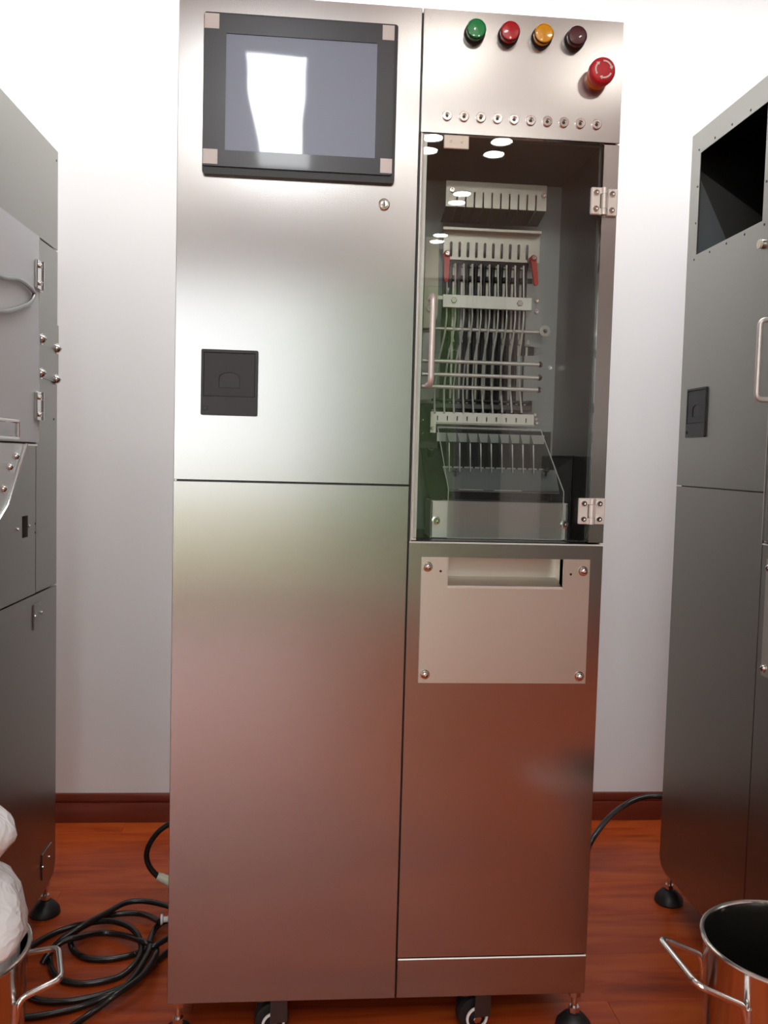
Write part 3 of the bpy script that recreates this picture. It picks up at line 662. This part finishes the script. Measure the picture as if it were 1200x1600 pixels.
    # cross rods
    for a, c, yy, rr in (((661, 513), (848, 519), 0.172, 0.0034), ((659, 564), (842, 569), 0.112, 0.0036), ((659, 584.5), (841, 590), 0.106, 0.0036), ((658, 603.5), (840, 609), 0.100, 0.0036)):
        (x0, z0), (x1, z1) = F(*a, yy), F(*c, yy); zm = (z0+z1)/2
        cr = obj('cross_rod', cyl(B(), (x0, yy, zm), (x1, yy, zm), rr, 14), 'rod', t)
        bm = B(); lathe(bm, [(0, 0), (rr*1.7, 0), (rr*1.7, 0.004), (0, 0.004)], (x1, yy, zm), (1, 0, 0), 6); cyl(bm, (x1+0.004, yy, zm), (x1+0.007, yy, zm), rr*0.8, 10)
        obj('end_nut', bm, 'chrome', cr)
    x, z = F(850, 518, 0.172)
    obj('rod_bracket', lathe(B(), [(0.0045, 0), (0.0105, 0), (0.0105, 0.004), (0.0045, 0.004), (0.0045, 0)], (x, 0.168, z), (0, -1, 0), 16), 'steel_in', t)
    x, z = F(859, 575, 0.245); socket_small('bolt', t, (x, 0.245, z))
    # lower guide block and outlet plate
    yo = 0.105; (x0, z0), (x1, z1) = F(676, 622, yo+0.03), F(826, 643, yo+0.03)
    obj('guide_block', box(box(B(), x0, x1, yo+0.012, yo+0.05, z1, z1+0.010, 0.001), x0, x1, yo+0.03, yo+0.05, z1+0.015, z0, 0.001), 'steel_dark', t)
    xa, xb = F(673, 650, yo)[0], F(834, 658, yo)[0]; zt, zb2 = F(755, 645.5, yo)[1], F(757, 663, yo)[1]
    xe = F(681, 668, yo)[0]; ze = F(676, 676, yo)[1]
    hs = [F(683.6+15.35*i, 655+0.45*i, yo)[0] for i in range(10)]; zc = (zt+zb2)/2-0.001
    op = obj('outlet_plate', xz(B(), [[(xa, ze), (xe, ze), (xe, zb2), (xb, zb2), (xb, zt), (xa, zt)]] + [rect(x-0.0012, x+0.0012, zc-0.004, zc+0.004) for x in hs], yo, yo+0.002), 'satin', t, label='steel outlet plate with ten small slots')
    obj('plate_lip', box(B(), xe, xb, yo-0.006, yo, zb2-0.002, zb2+0.0015), 'steel_in', op)
    x, z = F(675, 669, yo); socket_tiny('screw', op, (x, yo, z))
    for i, q in enumerate(((836, 648), (838, 655), (839, 661))):
        x, z = F(*q, yo); socket_tiny('screw', t, (x, yo+0.004, z))
    # black bracket with knob at the left
    yk = 0.12
    bl = obj('black_bracket', xz(B(), [[F(657, 630, yk), F(674, 630, yk), F(676, 690, yk), F(657, 690, yk)]], yk, yk+0.004), 'blackmetal', t)
    for q in ((661, 656), (661, 668), (661, 677)):
        x, z = F(*q, yk); proto('dot', lambda bm: dome(bm, 0.0016, 0.0015, washer=False, seg=10), 'chrome', 'rivet', bl, (x, yk, z))
    yk = 0.09
    bl = obj('black_bracket', xz(B(), [[F(657, 700, yk), F(686, 701, yk), F(700, 775, yk), F(674, 790, yk), F(665, 760, yk)]], yk, yk+0.004), 'blackmetal', t)
    x, z = F(672, 713, yk)
    obj('thumb_knob', lathe(B(), [(0, 0), (0.004, 0), (0.005, 0.010), (0.006, 0.012), (0.006, 0.018), (0.0035, 0.018), (0.003, 0.013), (0, 0.013)], (x, yk, z), (0, -0.6, 0.8), 18), 'steel_in', bl)
    # black outfeed block at the right
    yk = 0.10
    obj('outfeed_block', xz(B(), [[F(862, 738, yk), F(900, 712, yk), (0.7100, F(900, 712, yk)[1]), (0.7100, 0.8938), (F(862, 738, yk)[0], 0.8938)]], yk, 0.24), 'curtain', t)
    # steel collecting tray
    yt = 0.050; xa, xb = F(673, 812, yt)[0], F(886, 815, yt)[0]; zt = F(780, 785.5, yt)[1]
    bm = B(); box(bm, xa, xb, yt, yt+0.0025, 0.8945, zt, 0.0006); box(bm, xa, xa+0.0025, yt, 0.13, 0.8945, zt); box(bm, xb-0.0025, xb, yt, 0.13, 0.8945, zt)
    box(bm, xa, xb, yt, 0.13, zt-0.0005, zt+0.0012)
    tr = obj('collecting_tray', bm, 'satin', t, label='steel tray behind the acrylic hood')
    for q in ((681, 813), (881.5, 819)):
        x, z = F(*q, yt); obj('screw', lathe(B(), [(0.0075, 0), (0.0075, 0.0015), (0.0048, 0.002), (0.0048, 0.005), (0.0025, 0.005), (0.0022, 0.002), (0, 0.002)], (x, yt, z), (0, -1, 0), 20), 'chrome', tr)
    # acrylic hood: sloped top, upright front
    ya, yb_ = 0.095, 0.026
    A, C_ = F(684, 667, ya), F(845, 672, ya); D, E_ = F(882, 768, yb_), F(700.5, 765, yb_); H, I_ = F(877, 842, yb_), F(698.5, 838, yb_)
    za = (A[1]+C_[1])/2; zd = (D[1]+E_[1])/2; zh = 0.8945; xl, xr_ = (E_[0]+I_[0])/2, (D[0]+H[0])/2
    def slab(pts, th):
        bm = B(); p = [Vector(q) for q in pts]; n = (p[1]-p[0]).cross(p[3]-p[0]).normalized()*th
        f = [bm.verts.new(q) for q in p]; g = [bm.verts.new(q+n) for q in p]
        bm.faces.new(f); bm.faces.new(g)
        for i in range(4): j = (i+1) % 4; bm.faces.new((f[i], f[j], g[j], g[i]))
        return bm
    hd = obj('acrylic_hood', slab([(A[0], ya, za), (C_[0], ya, za), (xr_, yb_, zd), (xl, yb_, zd)], 0.003), 'acrylic', t, label='clear acrylic hood over the outlet')
    obj('hood_front', box(B(), xl, xr_, yb_, yb_+0.003, zh+0.001, zd), 'acrylic', hd)
    bm = B()
    for a, c in (((A[0], ya, za), (xl, yb_, zd)), ((C_[0], ya, za), (xr_, yb_, zd)), ((xl, yb_, zd), (xl, yb_, zh+0.002)), ((xr_, yb_, zd), (xr_, yb_, zh+0.002)), ((A[0], ya, za), (C_[0], ya, za)), ((xl, yb_, zh+0.002), (xr_, yb_, zh+0.002))):
        tube(bm, [a, c], 0.0009, 6)
    obj('hood_edges', bm, 'acrylic_edge', hd)
    bm = B(); tube(bm, [(F(717, 765, yb_)[0], yb_-0.0005, zd), (F(755, 765, yb_)[0], yb_-0.0005, zd)], 0.0008, 6); tube(bm, [(F(772, 765, yb_)[0], yb_-0.0005, zd), (F(815, 765, yb_)[0], yb_-0.0005, zd)], 0.0009, 6)
    obj('fold_glint', bm, 'acrylic_edge', hd)
    # opal strip and nine dividers under the hood
    ys = 0.104; (x0, z0), (x1, z1) = F(683, 675, ys), F(850, 694, ys)
    obj('opal_strip', box(B(), x0, x1, ys, ys+0.003, z1, F(766, 678, ys)[1]), 'opal', t)
    zl0, zl1 = F(770, 738, 0.062)[1], F(770, 694, 0.080)[1]; zs1 = F(770, 677, ys)[1]
    for i in range(9):
        x = F(702+16.5*i, 715, 0.066)[0]; xs = F(697+16.4*i, 680, ys)[0]
        bm = B(); th = 0.0012
        pts = [(xs, ys-0.001, zs1), (x, 0.072, zl1), (x, 0.062, zl0), (x, 0.085, zl0), (xs, ys-0.001, z1)]
        f = [bm.verts.new((p[0]-th/2, p[1], p[2])) for p in pts]; g = [bm.verts.new((p[0]+th/2, p[1], p[2])) for p in pts]
        bm.faces.new(f); bm.faces.new(g)
        for k in range(5): j = (k+1) % 5; bm.faces.new((f[k], f[j], g[j], g[k]))
        dv = obj('divider', bm, 'fin', t)
        obj('divider_edge', tube(B(), [(x, 0.0715, zl1), (x, 0.0615, zl0)], 0.0010, 6), 'opal', dv)
    # shelf below the dividers
    yy = 0.075; (x0, z0), (x1, _) = F(692, 732, yy), F(868, 735, yy); zf = F(780, 732.5, yy)[1]
    sh = obj('outlet_shelf', slab([(x0, yy, zf), (x1, yy, zf), (xr_-0.004, yb_+0.012, zd-0.003), (xl+0.004, yb_+0.012, zd-0.003)], 0.002), 'acrylic_haze', t)
    for i in range(10):
        xa_, xb__ = F(692+16.7*i, 733, yy)[0], F(692+16.7*i+13.5, 733, yy)[0]
        proto('dash', lambda bm: box(bm, 0, xb__-xa_, -0.001, 0.001, -0.0012, 0.0012), 'opal', 'shelf_edge', sh, (xa_, yy, zf+0.001))
    for q in ((711, 738), (852, 738)):
        x, z = F(*q, 0.058)
        obj('hood_screw', lathe(B(), [(0, 0), (0.003, 0), (0.003, 0.008), (0.0062, 0.0085), (0.0062, 0.011), (0, 0.0125)], (x, 0.058, z-0.006), (0, -0.35, 0.93), 16), 'chrome', hd)
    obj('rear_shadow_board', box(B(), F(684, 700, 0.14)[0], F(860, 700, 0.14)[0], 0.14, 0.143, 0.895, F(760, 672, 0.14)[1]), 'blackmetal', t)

mm = machine('counting_machine', 'tall brushed steel counting machine with touchscreen, coloured lamps and glass door', (0, 0, 0), 0, False)
internals(mm)
AR = 0.00517
machine('counting_machine', 'steel counting machine with an empty screen opening beside the open pail', (1.0771, 0.4885, 0), AR-PI/2, True)

# ------------------------------------------------------------------ the left machine
LW, LT, LD = 0.50, 1.668, 0.60
AL = -0.0287; LX, LY = -0.3225, 0.490
dirx, diry = math.sin(AL), math.cos(AL)      # along the front towards the far edge
dirv = Vector((math.sin(-AL)*-1, math.cos(AL), 0))
rot = PI/2 - AL*-1
org = Vector((LX, LY, 0)) - Vector((math.cos(rot), math.sin(rot), 0))*LW
lmach = thing('funnel_machine', 'grey steel machine with clear door, domed bolts and funnel beside the bagged pail', 'machine', org, rot)
def LP(px, py, dep=0.0):
    """pixel -> (x, z) on the left machine's front plane (local)"""
    v = ray(px, py); ex = Vector((math.cos(rot), math.sin(rot), 0)); ny = Vector((-math.sin(rot), math.cos(rot), 0))
    o_ = org + ny*dep; t_ = (o_-CAM).dot(ny)/v.dot(ny); p = CAM+v*t_
    return (p-o_).dot(ex), p.z
def left_machine(t):
    SD = 'steel_dull'; zc = 1.4585; zl = 0.7370; xs = LW-0.138
    bm = B(); box(bm, 0, 0.003, 0.016, LD, ZB, LT); box(bm, LW-0.003, LW, 0.016, LD, ZB+0.0, LT); box(bm, 0.003, LW-0.003, LD-0.003, LD, ZB, LT); box(bm, 0.003, LW-0.003, 0.016, LD, LT-0.003, LT); box(bm, 0.003, LW-0.003, 0.016, LD, ZB, ZB+0.003)
    obj('cabinet_body', bm, SD, t)
    tp = obj('top_panel', box(B(), 0, LW, 0, 0.016, zc+0.0015, LT, 0.0008), SD, t)
    x, z = LP(89.5, 240); proto('hole', None, 'blackmetal', 'screw_hole', tp, (LW-0.012, -0.0001, LT-0.022))
    post = obj('door_post', box(B(), xs+0.0015, LW, 0, 0.016, zl+0.0015, zc-0.0015, 0.0008), SD, t)
    proto('hole', None, 'blackmetal', 'screw_hole', post, (LP(84, 655)[0], -0.0001, LP(84, 655)[1]))
    # bolted plate over the post
    z0, z1 = 1.178, zc-0.003
    bp_ = obj('bolted_plate', box(B(), xs+0.0035, LW-0.0005, -0.0030, 0.0, z0, 1.30, 0.0006), SD, t)
    for px, py in ((67.5, 530), (91, 545), (66.5, 583.5), (90, 593)):
        x, z = LP(px, py, -0.006); x = min(x, LW-0.006); proto('dome12', lambda bm: dome(bm, 0.0092, 0.010), 'chrome', 'dome_bolt', bp_, (x, -0.003, z))
    # clear door
    zd = 1.043
    gd = obj('clear_door', box(B(), 0.02, xs-0.001, -0.0065, -0.0005, zd+0.003, zc-0.002, 0.0006), 'acrylic_door', t, label='hazy clear plastic door')
    obj('door_edge_strip', box(B(), xs-0.0022, xs-0.0008, -0.0075, 0.0, zd+0.003, zc-0.002), 'acrylic_edge', gd)
    bk = obj('chamber_back', box(B(), 0.004, xs, 0.13, 0.134, zl, zc), 'steel_grey', t)
    obj('chamber_side', box(B(), xs, xs+0.0015, 0.0165, 0.13, zl+0.01, zc-0.002), 'steel_grey', t)
    # tube loop behind the door
    pts = []
    for px, py in ((-60, 400), (0, 432), (30, 437), (50, 453), (53, 462), (45, 474), (20, 484), (0, 486), (-60, 480)):
        x, z = LP(px, py, -0.012); pts.append((min(x, xs-0.006), -0.012, z))
    obj('clear_tube', tube(B(), spline(pts, 6), 0.004, 10), 'steel_grey', t)
    for q in ((49, 602), (49, 626), (6, 620), (49, 663)):
        x, z = LP(*q, 0.0); socket_small('screw', bk, (x, 0.020, z))
    # rail and flange at the foot of the door
    obj('door_flange', box(B(), xs-0.050, xs-0.004, 0.008, 0.011, zd+0.004, zd+0.072), 'steel_in', t)
    bm = B(); za, zb_ = LP(10, 656, -0.03)[1], LP(10, 684, -0.03)[1]; xa = LP(18.5, 670, -0.02)[0]
    tube(bm, fillet([(0.05, -0.03, za), (xa, -0.03, za), (xa, -0.03, zb_), (0.05, -0.03, zb_)], 0.004), 0.0042, 10)
    obj('front_rail', bm, 'chrome', t)
    # lower front panel, slot, lower door
    x0, zz0 = LP(34.5, 807); x1, zz1 = LP(43.5, 839); sl = rect(x0, x1, zz1, zz0)
    bm = xz(B(), [rect(0, xs-0.0015, zl+0.0015, zd-0.0), sl], 0.0, 0.010)
    fp = obj('front_panel', bm, SD, t)
    obj('slot_liner', box(B(), x0-0.004, x1+0.004, 0.0102, 0.014, zz1-0.004, zz0+0.004), 'blackmetal', fp)
    for q in ((27, 827), (45, 822)):
        x, z = LP(*q); socket_tiny('screw', fp, (x, 0, z))
    for q in ((55, 818), (55, 832)):
        x, z = LP(*q); proto('hole', None, 'blackmetal', 'screw_hole', fp, (x, -0.0001, z))
    obj('panel_ledge', box(B(), xs-0.075, xs-0.002, -0.004, 0.006, zd-0.004, zd, 0.0006), 'chrome', fp)
    bm = xz(B(), [[(0, ZB), (LW-0.055, ZB), (LW-0.012, ZB+0.012), (LW, ZB+0.035), (LW, zl-0.0015), (0, zl-0.0015)]], 0.0, 0.016)
    ld = obj('lower_door', bm, SD, t)
    for (a, c, sc) in (((51, 945), (65, 975), ((54, 963), (64.5, 957))), ((64, 1336), (79, 1375), ((66, 1355), (76, 1339)))):
        xa, za = LP(*a); xb = LP(c[0], a[1])[0]; zb_ = LP(a[0], 985 if a[1] < 1000 else 1376)[1]
        cp = obj('cover_plate', box(B(), xa, xb, -0.003, 0.0, zb_, za, 0.0006), SD, t)
        for q in sc:
            x, z = LP(*q, -0.003); socket_tiny('screw', cp, (x, -0.003, z))
    for zc_ in (1.3785, 1.119):
        hg = obj('hinge', box(B(), xs-0.032, xs-0.005, -0.013, -0.0065, zc_-0.028, zc_+0.028, 0.0012), 'chrome', t)
        obj('hinge_leaf', box(B(), xs+0.005, xs+0.026, -0.005, 0.0, zc_-0.028, zc_+0.028, 0.0012), 'chrome', hg)
        bm = B()
        for a, c in ((-0.028, -0.013), (-0.012, 0.012), (0.013, 0.028)): cyl(bm, (xs, -0.010, zc_+a), (xs, -0.010, zc_+c), 0.006, 14)
        obj('knuckle', bm, 'chrome', hg)
        for sx, yy in ((xs-0.018, -0.0125), (xs+0.016, -0.0045)):
            for sz in (-0.017, 0.017): socket_small('screw', hg, (sx, yy, zc_+sz))
    # funnel below the door (V shaped tray with a bright rim)
    y0 = -0.030
    R0 = [LP(41.5, 694, y0), LP(32, 725, y0), LP(12, 790, y0), LP(-12, 830, y0)]
    xr0 = R0[0][0]; xc = 0.5*(R0[-1][0]-0.04)
    zt_ = R0[0][1]; zb_ = R0[-1][1]
    xm = R0[-1][0]-0.05
    outl = [(x, z) for x, z in R0] + [(xm, zb_-0.01), (xm-0.03, zb_-0.01)] + [(2*xm-0.03-x, z) for x, z in reversed(R0)]
    outl = [(max(a, 0.004), c) for a, c in outl]
    fn = obj('funnel', xz(B(), [outl], y0+0.002, y0+0.0045), 'steel_bright', t, label='V-shaped steel funnel below the clear door')
    bm = B(); tube(bm, [(x, y0, z) for x, z in R0], 0.0028, 8)
    for (a, c), (d_, e_) in zip(R0[:-1], R0[1:]):
        v = [bm.verts.new(p) for p in ((a, y0, c), (d_, y0, e_), (d_, -0.001, e_), (a, -0.001, c))]; bm.faces.new(v)
    obj('funnel_rim', bm, 'chrome', fn)
    for q in ((27, 713), (14, 730), (4, 764)):
        x, z = LP(*q, y0); proto('fdome', lambda bm: dome(bm, 0.0058, 0.006), 'chrome', 'dome_bolt', fn, (x, y0+0.002 if q[0] > 20 else y0-0.0015, z))
    x0, z0 = LP(24, 722, y0); x1, z1 = LP(2, 772, y0)
    obj('funnel_flange', xz(B(), [[(x0, z0), (LP(10, 772, y0)[0], z1), (x1-0.06, z1), (x1-0.06, z0)]], y0-0.0015, y0+0.002), 'steel_bright', fn)
    for x in (LW-0.02, 0.03):
        for y in (0.016, LD-0.04): foot(t, x, y, ZB)
left_machine(lmach)

# ------------------------------------------------------------------ pails
def pail(name, label, cat, loc, r, h, handles, group=None):
    t = thing(name, label, cat, loc)
    prof = [(0, 0.0), (r*0.80, 0.0), (r*0.84, 0.006), (r*0.965, h-0.012), (r*0.975, h-0.004), (r*0.955, h-0.004), (r*0.945, h-0.014), (r*0.82, 0.010), (0, 0.006)]
    obj('pail_wall', lathe(B(), prof, (0, 0, 0), (0, 0, 1), 64), 'pail', t)
    rm_ = obj('rim', tube(B(), [(r*math.cos(2*PI*i/72)*0.98, r*math.sin(2*PI*i/72)*0.98, h-0.004) for i in range(72)], 0.0036, 10, True), 'chrome', t)
    for az, wd, drop, reach, lift, pw in handles:
        c, s = math.cos(az), math.sin(az)
        def L(rad, tan, z): return (c*rad - s*tan, s*rad + c*tan, z)
        zz = h-drop; rr = r*0.955
        ro = math.sqrt(max(rr*rr - wd*wd, 0.0001))
        p = [L(ro-0.001, -wd*0.98, zz-0.030), L(ro+0.004, -wd*0.98, zz), L(rr+reach, -wd*pw, zz+lift), L(rr+reach, wd*pw, zz+lift), L(ro+0.004, wd*0.98, zz), L(ro-0.001, wd*0.98, zz-0.030)]
        hd = obj('handle', tube(B(), fillet(p, 0.016, 5), 0.0045, 12), 'chrome', t)
        for sg in (-1, 1):
            q = L(ro+0.0015, sg*wd*0.98, zz-0.022)
            obj('weld_pad', cyl(B(), L(ro-0.003, sg*wd*0.98, zz-0.036), L(ro-0.002, sg*wd*0.98, zz-0.004), 0.006, 10), 'chrome', hd)
    return t
pail('steel_pail', 'empty open steel pail with a side handle beside the machine without a screen', 'pail', (0.915, -0.353, 0), 0.122, 0.37, [(R(182), 0.062, 0.050, 0.052, 0.030, 0.95), (R(2), 0.062, 0.050, 0.052, 0.030, 0.95)], None)
pl_loc = (-0.262, -0.310, 0)
pail('steel_pail', 'steel pail holding a bulging white plastic bag', 'pail', pl_loc, 0.122, 0.36, [(R(18), 0.058, 0.058, 0.042, 0.008, 0.70)], None)
# bag: lumpy film blob, wide belly over the rim, tied top
bm = B(); rows, seg = 22, 40
bx, by = pl_loc[0], pl_loc[1]
prof = [(0.000, 0.300), (0.085, 0.302), (0.105, 0.330), (0.108, 0.358), (0.118, 0.385), (0.112, 0.420), (0.088, 0.448), (0.062, 0.462), (0.070, 0.475), (0.092, 0.500), (0.097, 0.525), (0.075, 0.552), (0.030, 0.566), (0.0, 0.570)]
pr = spline([(a, 0, c) for a, c in prof], 3)
lathe(bm, [(max(p.x, 0), p.z) for p in pr], (0, 0, 0), (0, 0, 1), seg)
for v in bm.verts:
    a = math.atan2(v.co.y, v.co.x); z = v.co.z
    if z > 0.372:
        k = 1 + 0.05*math.sin(3*a+z*40) + 0.035*math.sin(7*a-z*70) + 0.02*math.sin(13*a+z*150)
        v.co.x *= k; v.co.y *= k
bg_ = obj('plastic_bag', bm, 'bag', None, (bx, by, 0), angle=180)
bg_.scale = (1, 1, 1)
tag(bg_, 'white translucent plastic bag bulging out of the steel pail', 'bag')

# ------------------------------------------------------------------ hoses and cables
def hosepts(pts, z0, amp=0.010, fade=True):
    out = []
    for i, q in enumerate(pts):
        z = z0 if len(q) == 2 else q[2]
        out.append(G(q[0], q[1], z))
    return out
HR = 0.0062
def hose(name, pts, label, z0, k=7, r=HR, cat='hose', group=None):
    return tag(obj(name, tube(B(), spline(hosepts(pts, z0), k), r, 10), 'hose', angle=60), label, cat, group)
hose('air_hose', [
    (66, 1506, 0.0065), (76, 1490, 0.019), (99, 1471, 0.034), (126, 1464, 0.033), (157, 1458, 0.014), (191, 1461, 0.014), (225, 1472, 0.034), (242, 1479, 0.02),
    (243, 1492, 0.032), (221, 1526, 0.034), (180, 1555, 0.032), (146, 1580, 0.012), (115, 1602, 0.0065), (60, 1640, 0.0065), (25, 1645, 0.0065), (3, 1628, 0.0065),
    (5, 1608, 0.0065), (28, 1592, 0.0065), (56, 1588, 0.0065), (90, 1582, 0.0065), (126, 1573, 0.0065), (171, 1555, 0.019), (203, 1534, 0.02),
    (231, 1490, 0.034), (235, 1467, 0.02), (250, 1444, 0.014), (290, 1430, 0.008), (310, 1432, 0.0065), (318, 1427, 0.0065), (306, 1424, 0.012), (285, 1425, 0.02),
    (260, 1415, 0.03), (225, 1408, 0.03), (196, 1411, 0.03), (169, 1425, 0.03), (144, 1438, 0.034), (126, 1449, 0.034), (97, 1467, 0.022), (79, 1488, 0.0065),
    (80, 1512, 0.0065), (94, 1530, 0.0065), (124, 1537, 0.0065), (157, 1534, 0.0065), (187, 1526, 0.0065), (209, 1508, 0.016), (221, 1485, 0.022), (215, 1461, 0.034),
    (198, 1446, 0.034), (169, 1439, 0.028), (135, 1443, 0.019), (112, 1448, 0.012), (79, 1461, 0.0065), (50, 1478, 0.0065), (33, 1493, 0.0065), (24, 1518, 0.0065),
    (32, 1545, 0.0065), (54, 1561, 0.0065), (79, 1565, 0.0065), (112, 1564, 0.0065), (157, 1555, 0.0065), (193, 1542, 0.0065), (216, 1526, 0.009), (243, 1503, 0.009),
    (262, 1488, 0.0065), (290, 1470, 0.0065), (318, 1464, 0.0065), (322, 1455, 0.008), (308, 1452, 0.012), (285, 1455, 0.02), (262, 1466, 0.032), (238, 1480, 0.032),
    (216, 1489, 0.008), (198, 1494, 0.0065), (166, 1499, 0.0065), (135, 1497, 0.0065), (116, 1486, 0.0065), (110, 1470, 0.02), (118, 1456, 0.022), (144, 1441, 0.02),
    (171, 1431, 0.016), (198, 1427, 0.016), (225, 1429, 0.018), (249, 1440, 0.03),
], 'long black air hose lying in loose loops on the floor beside the cabinet', .0065)
# plug and hose at the side of the main machine
def px_y(px, py, y): x, z = F(px, py, y); return Vector((x, y, z))
pp = [px_y(275, 1283, .40), px_y(262, 1289, .40), px_y(247, 1300, .40), px_y(234, 1318, .40), px_y(229, 1336, .40), px_y(233, 1353, .40), px_y(244, 1367, .40), px_y(252, 1372, .40)]
# the hose hangs in a loop beside the cabinet, held by the fitting on its side wall
sh_ = obj('supply_hose', tube(B(), spline(pp, 8), 0.0060, 10), 'hose', mm, angle=60, label='black supply hose curling out of the cabinet side')
bm = B(); a, c = px_y(246, 1369, .40), px_y(272, 1379, .40); d = (c-a); L = d.length
lathe(bm, [(0, 0), (0.0085, 0), (0.0085, 0.006), (0.0095, 0.008), (0.0095, L*0.55), (0.012, L*0.6), (0.012, L), (0, L)], a, d, 18)
obj('hose_fitting', bm, 'ivory', mm, label='ivory plastic push-in hose fitting')
bm = B(); e = G(254, 1437, .032); a = Vector((e.x-0.004, e.y, e.z))
lathe(bm, [(0, 0), (0.011, 0), (0.011, 0.004), (0.006, 0.006), (0.006, 0.014), (0.008, 0.016), (0.008, 0.022), (0, 0.022)], a, (1, 0.1, 0.0), 18)
tag(obj('elbow_fitting', bm, 'cap'), 'small white push-in fitting on a hose end by the cabinet base', 'fitting')
# cable at the right, between the two cabinets
yw = 0.93
pts = [px_y(1075, 1256, .78), px_y(1045, 1247, .80), px_y(1020, 1244, .82), px_y(995, 1249, .82), px_y(972, 1261, .80), px_y(950, 1279, .74), px_y(934, 1299, .70), px_y(922, 1318, .68)]
x, z = F(905, 1352, .68)
pts += [Vector((x, .68, z)), Vector((0.86, 0.69, 0.012)), Vector((0.78, 0.72, 0.0065)), Vector((0.60, 0.76, 0.0065))]
q = pts[0]; pts = [Vector((q.x+0.22, q.y+0.05, 0.0065)), Vector((q.x+0.10, q.y+0.02, q.z*0.55))] + pts
tag(obj('power_cable', tube(B(), spline(pts, 8), 0.0075, 10), 'hose', angle=60), 'black power cable arching in front of the skirting board between two cabinets', 'cable')
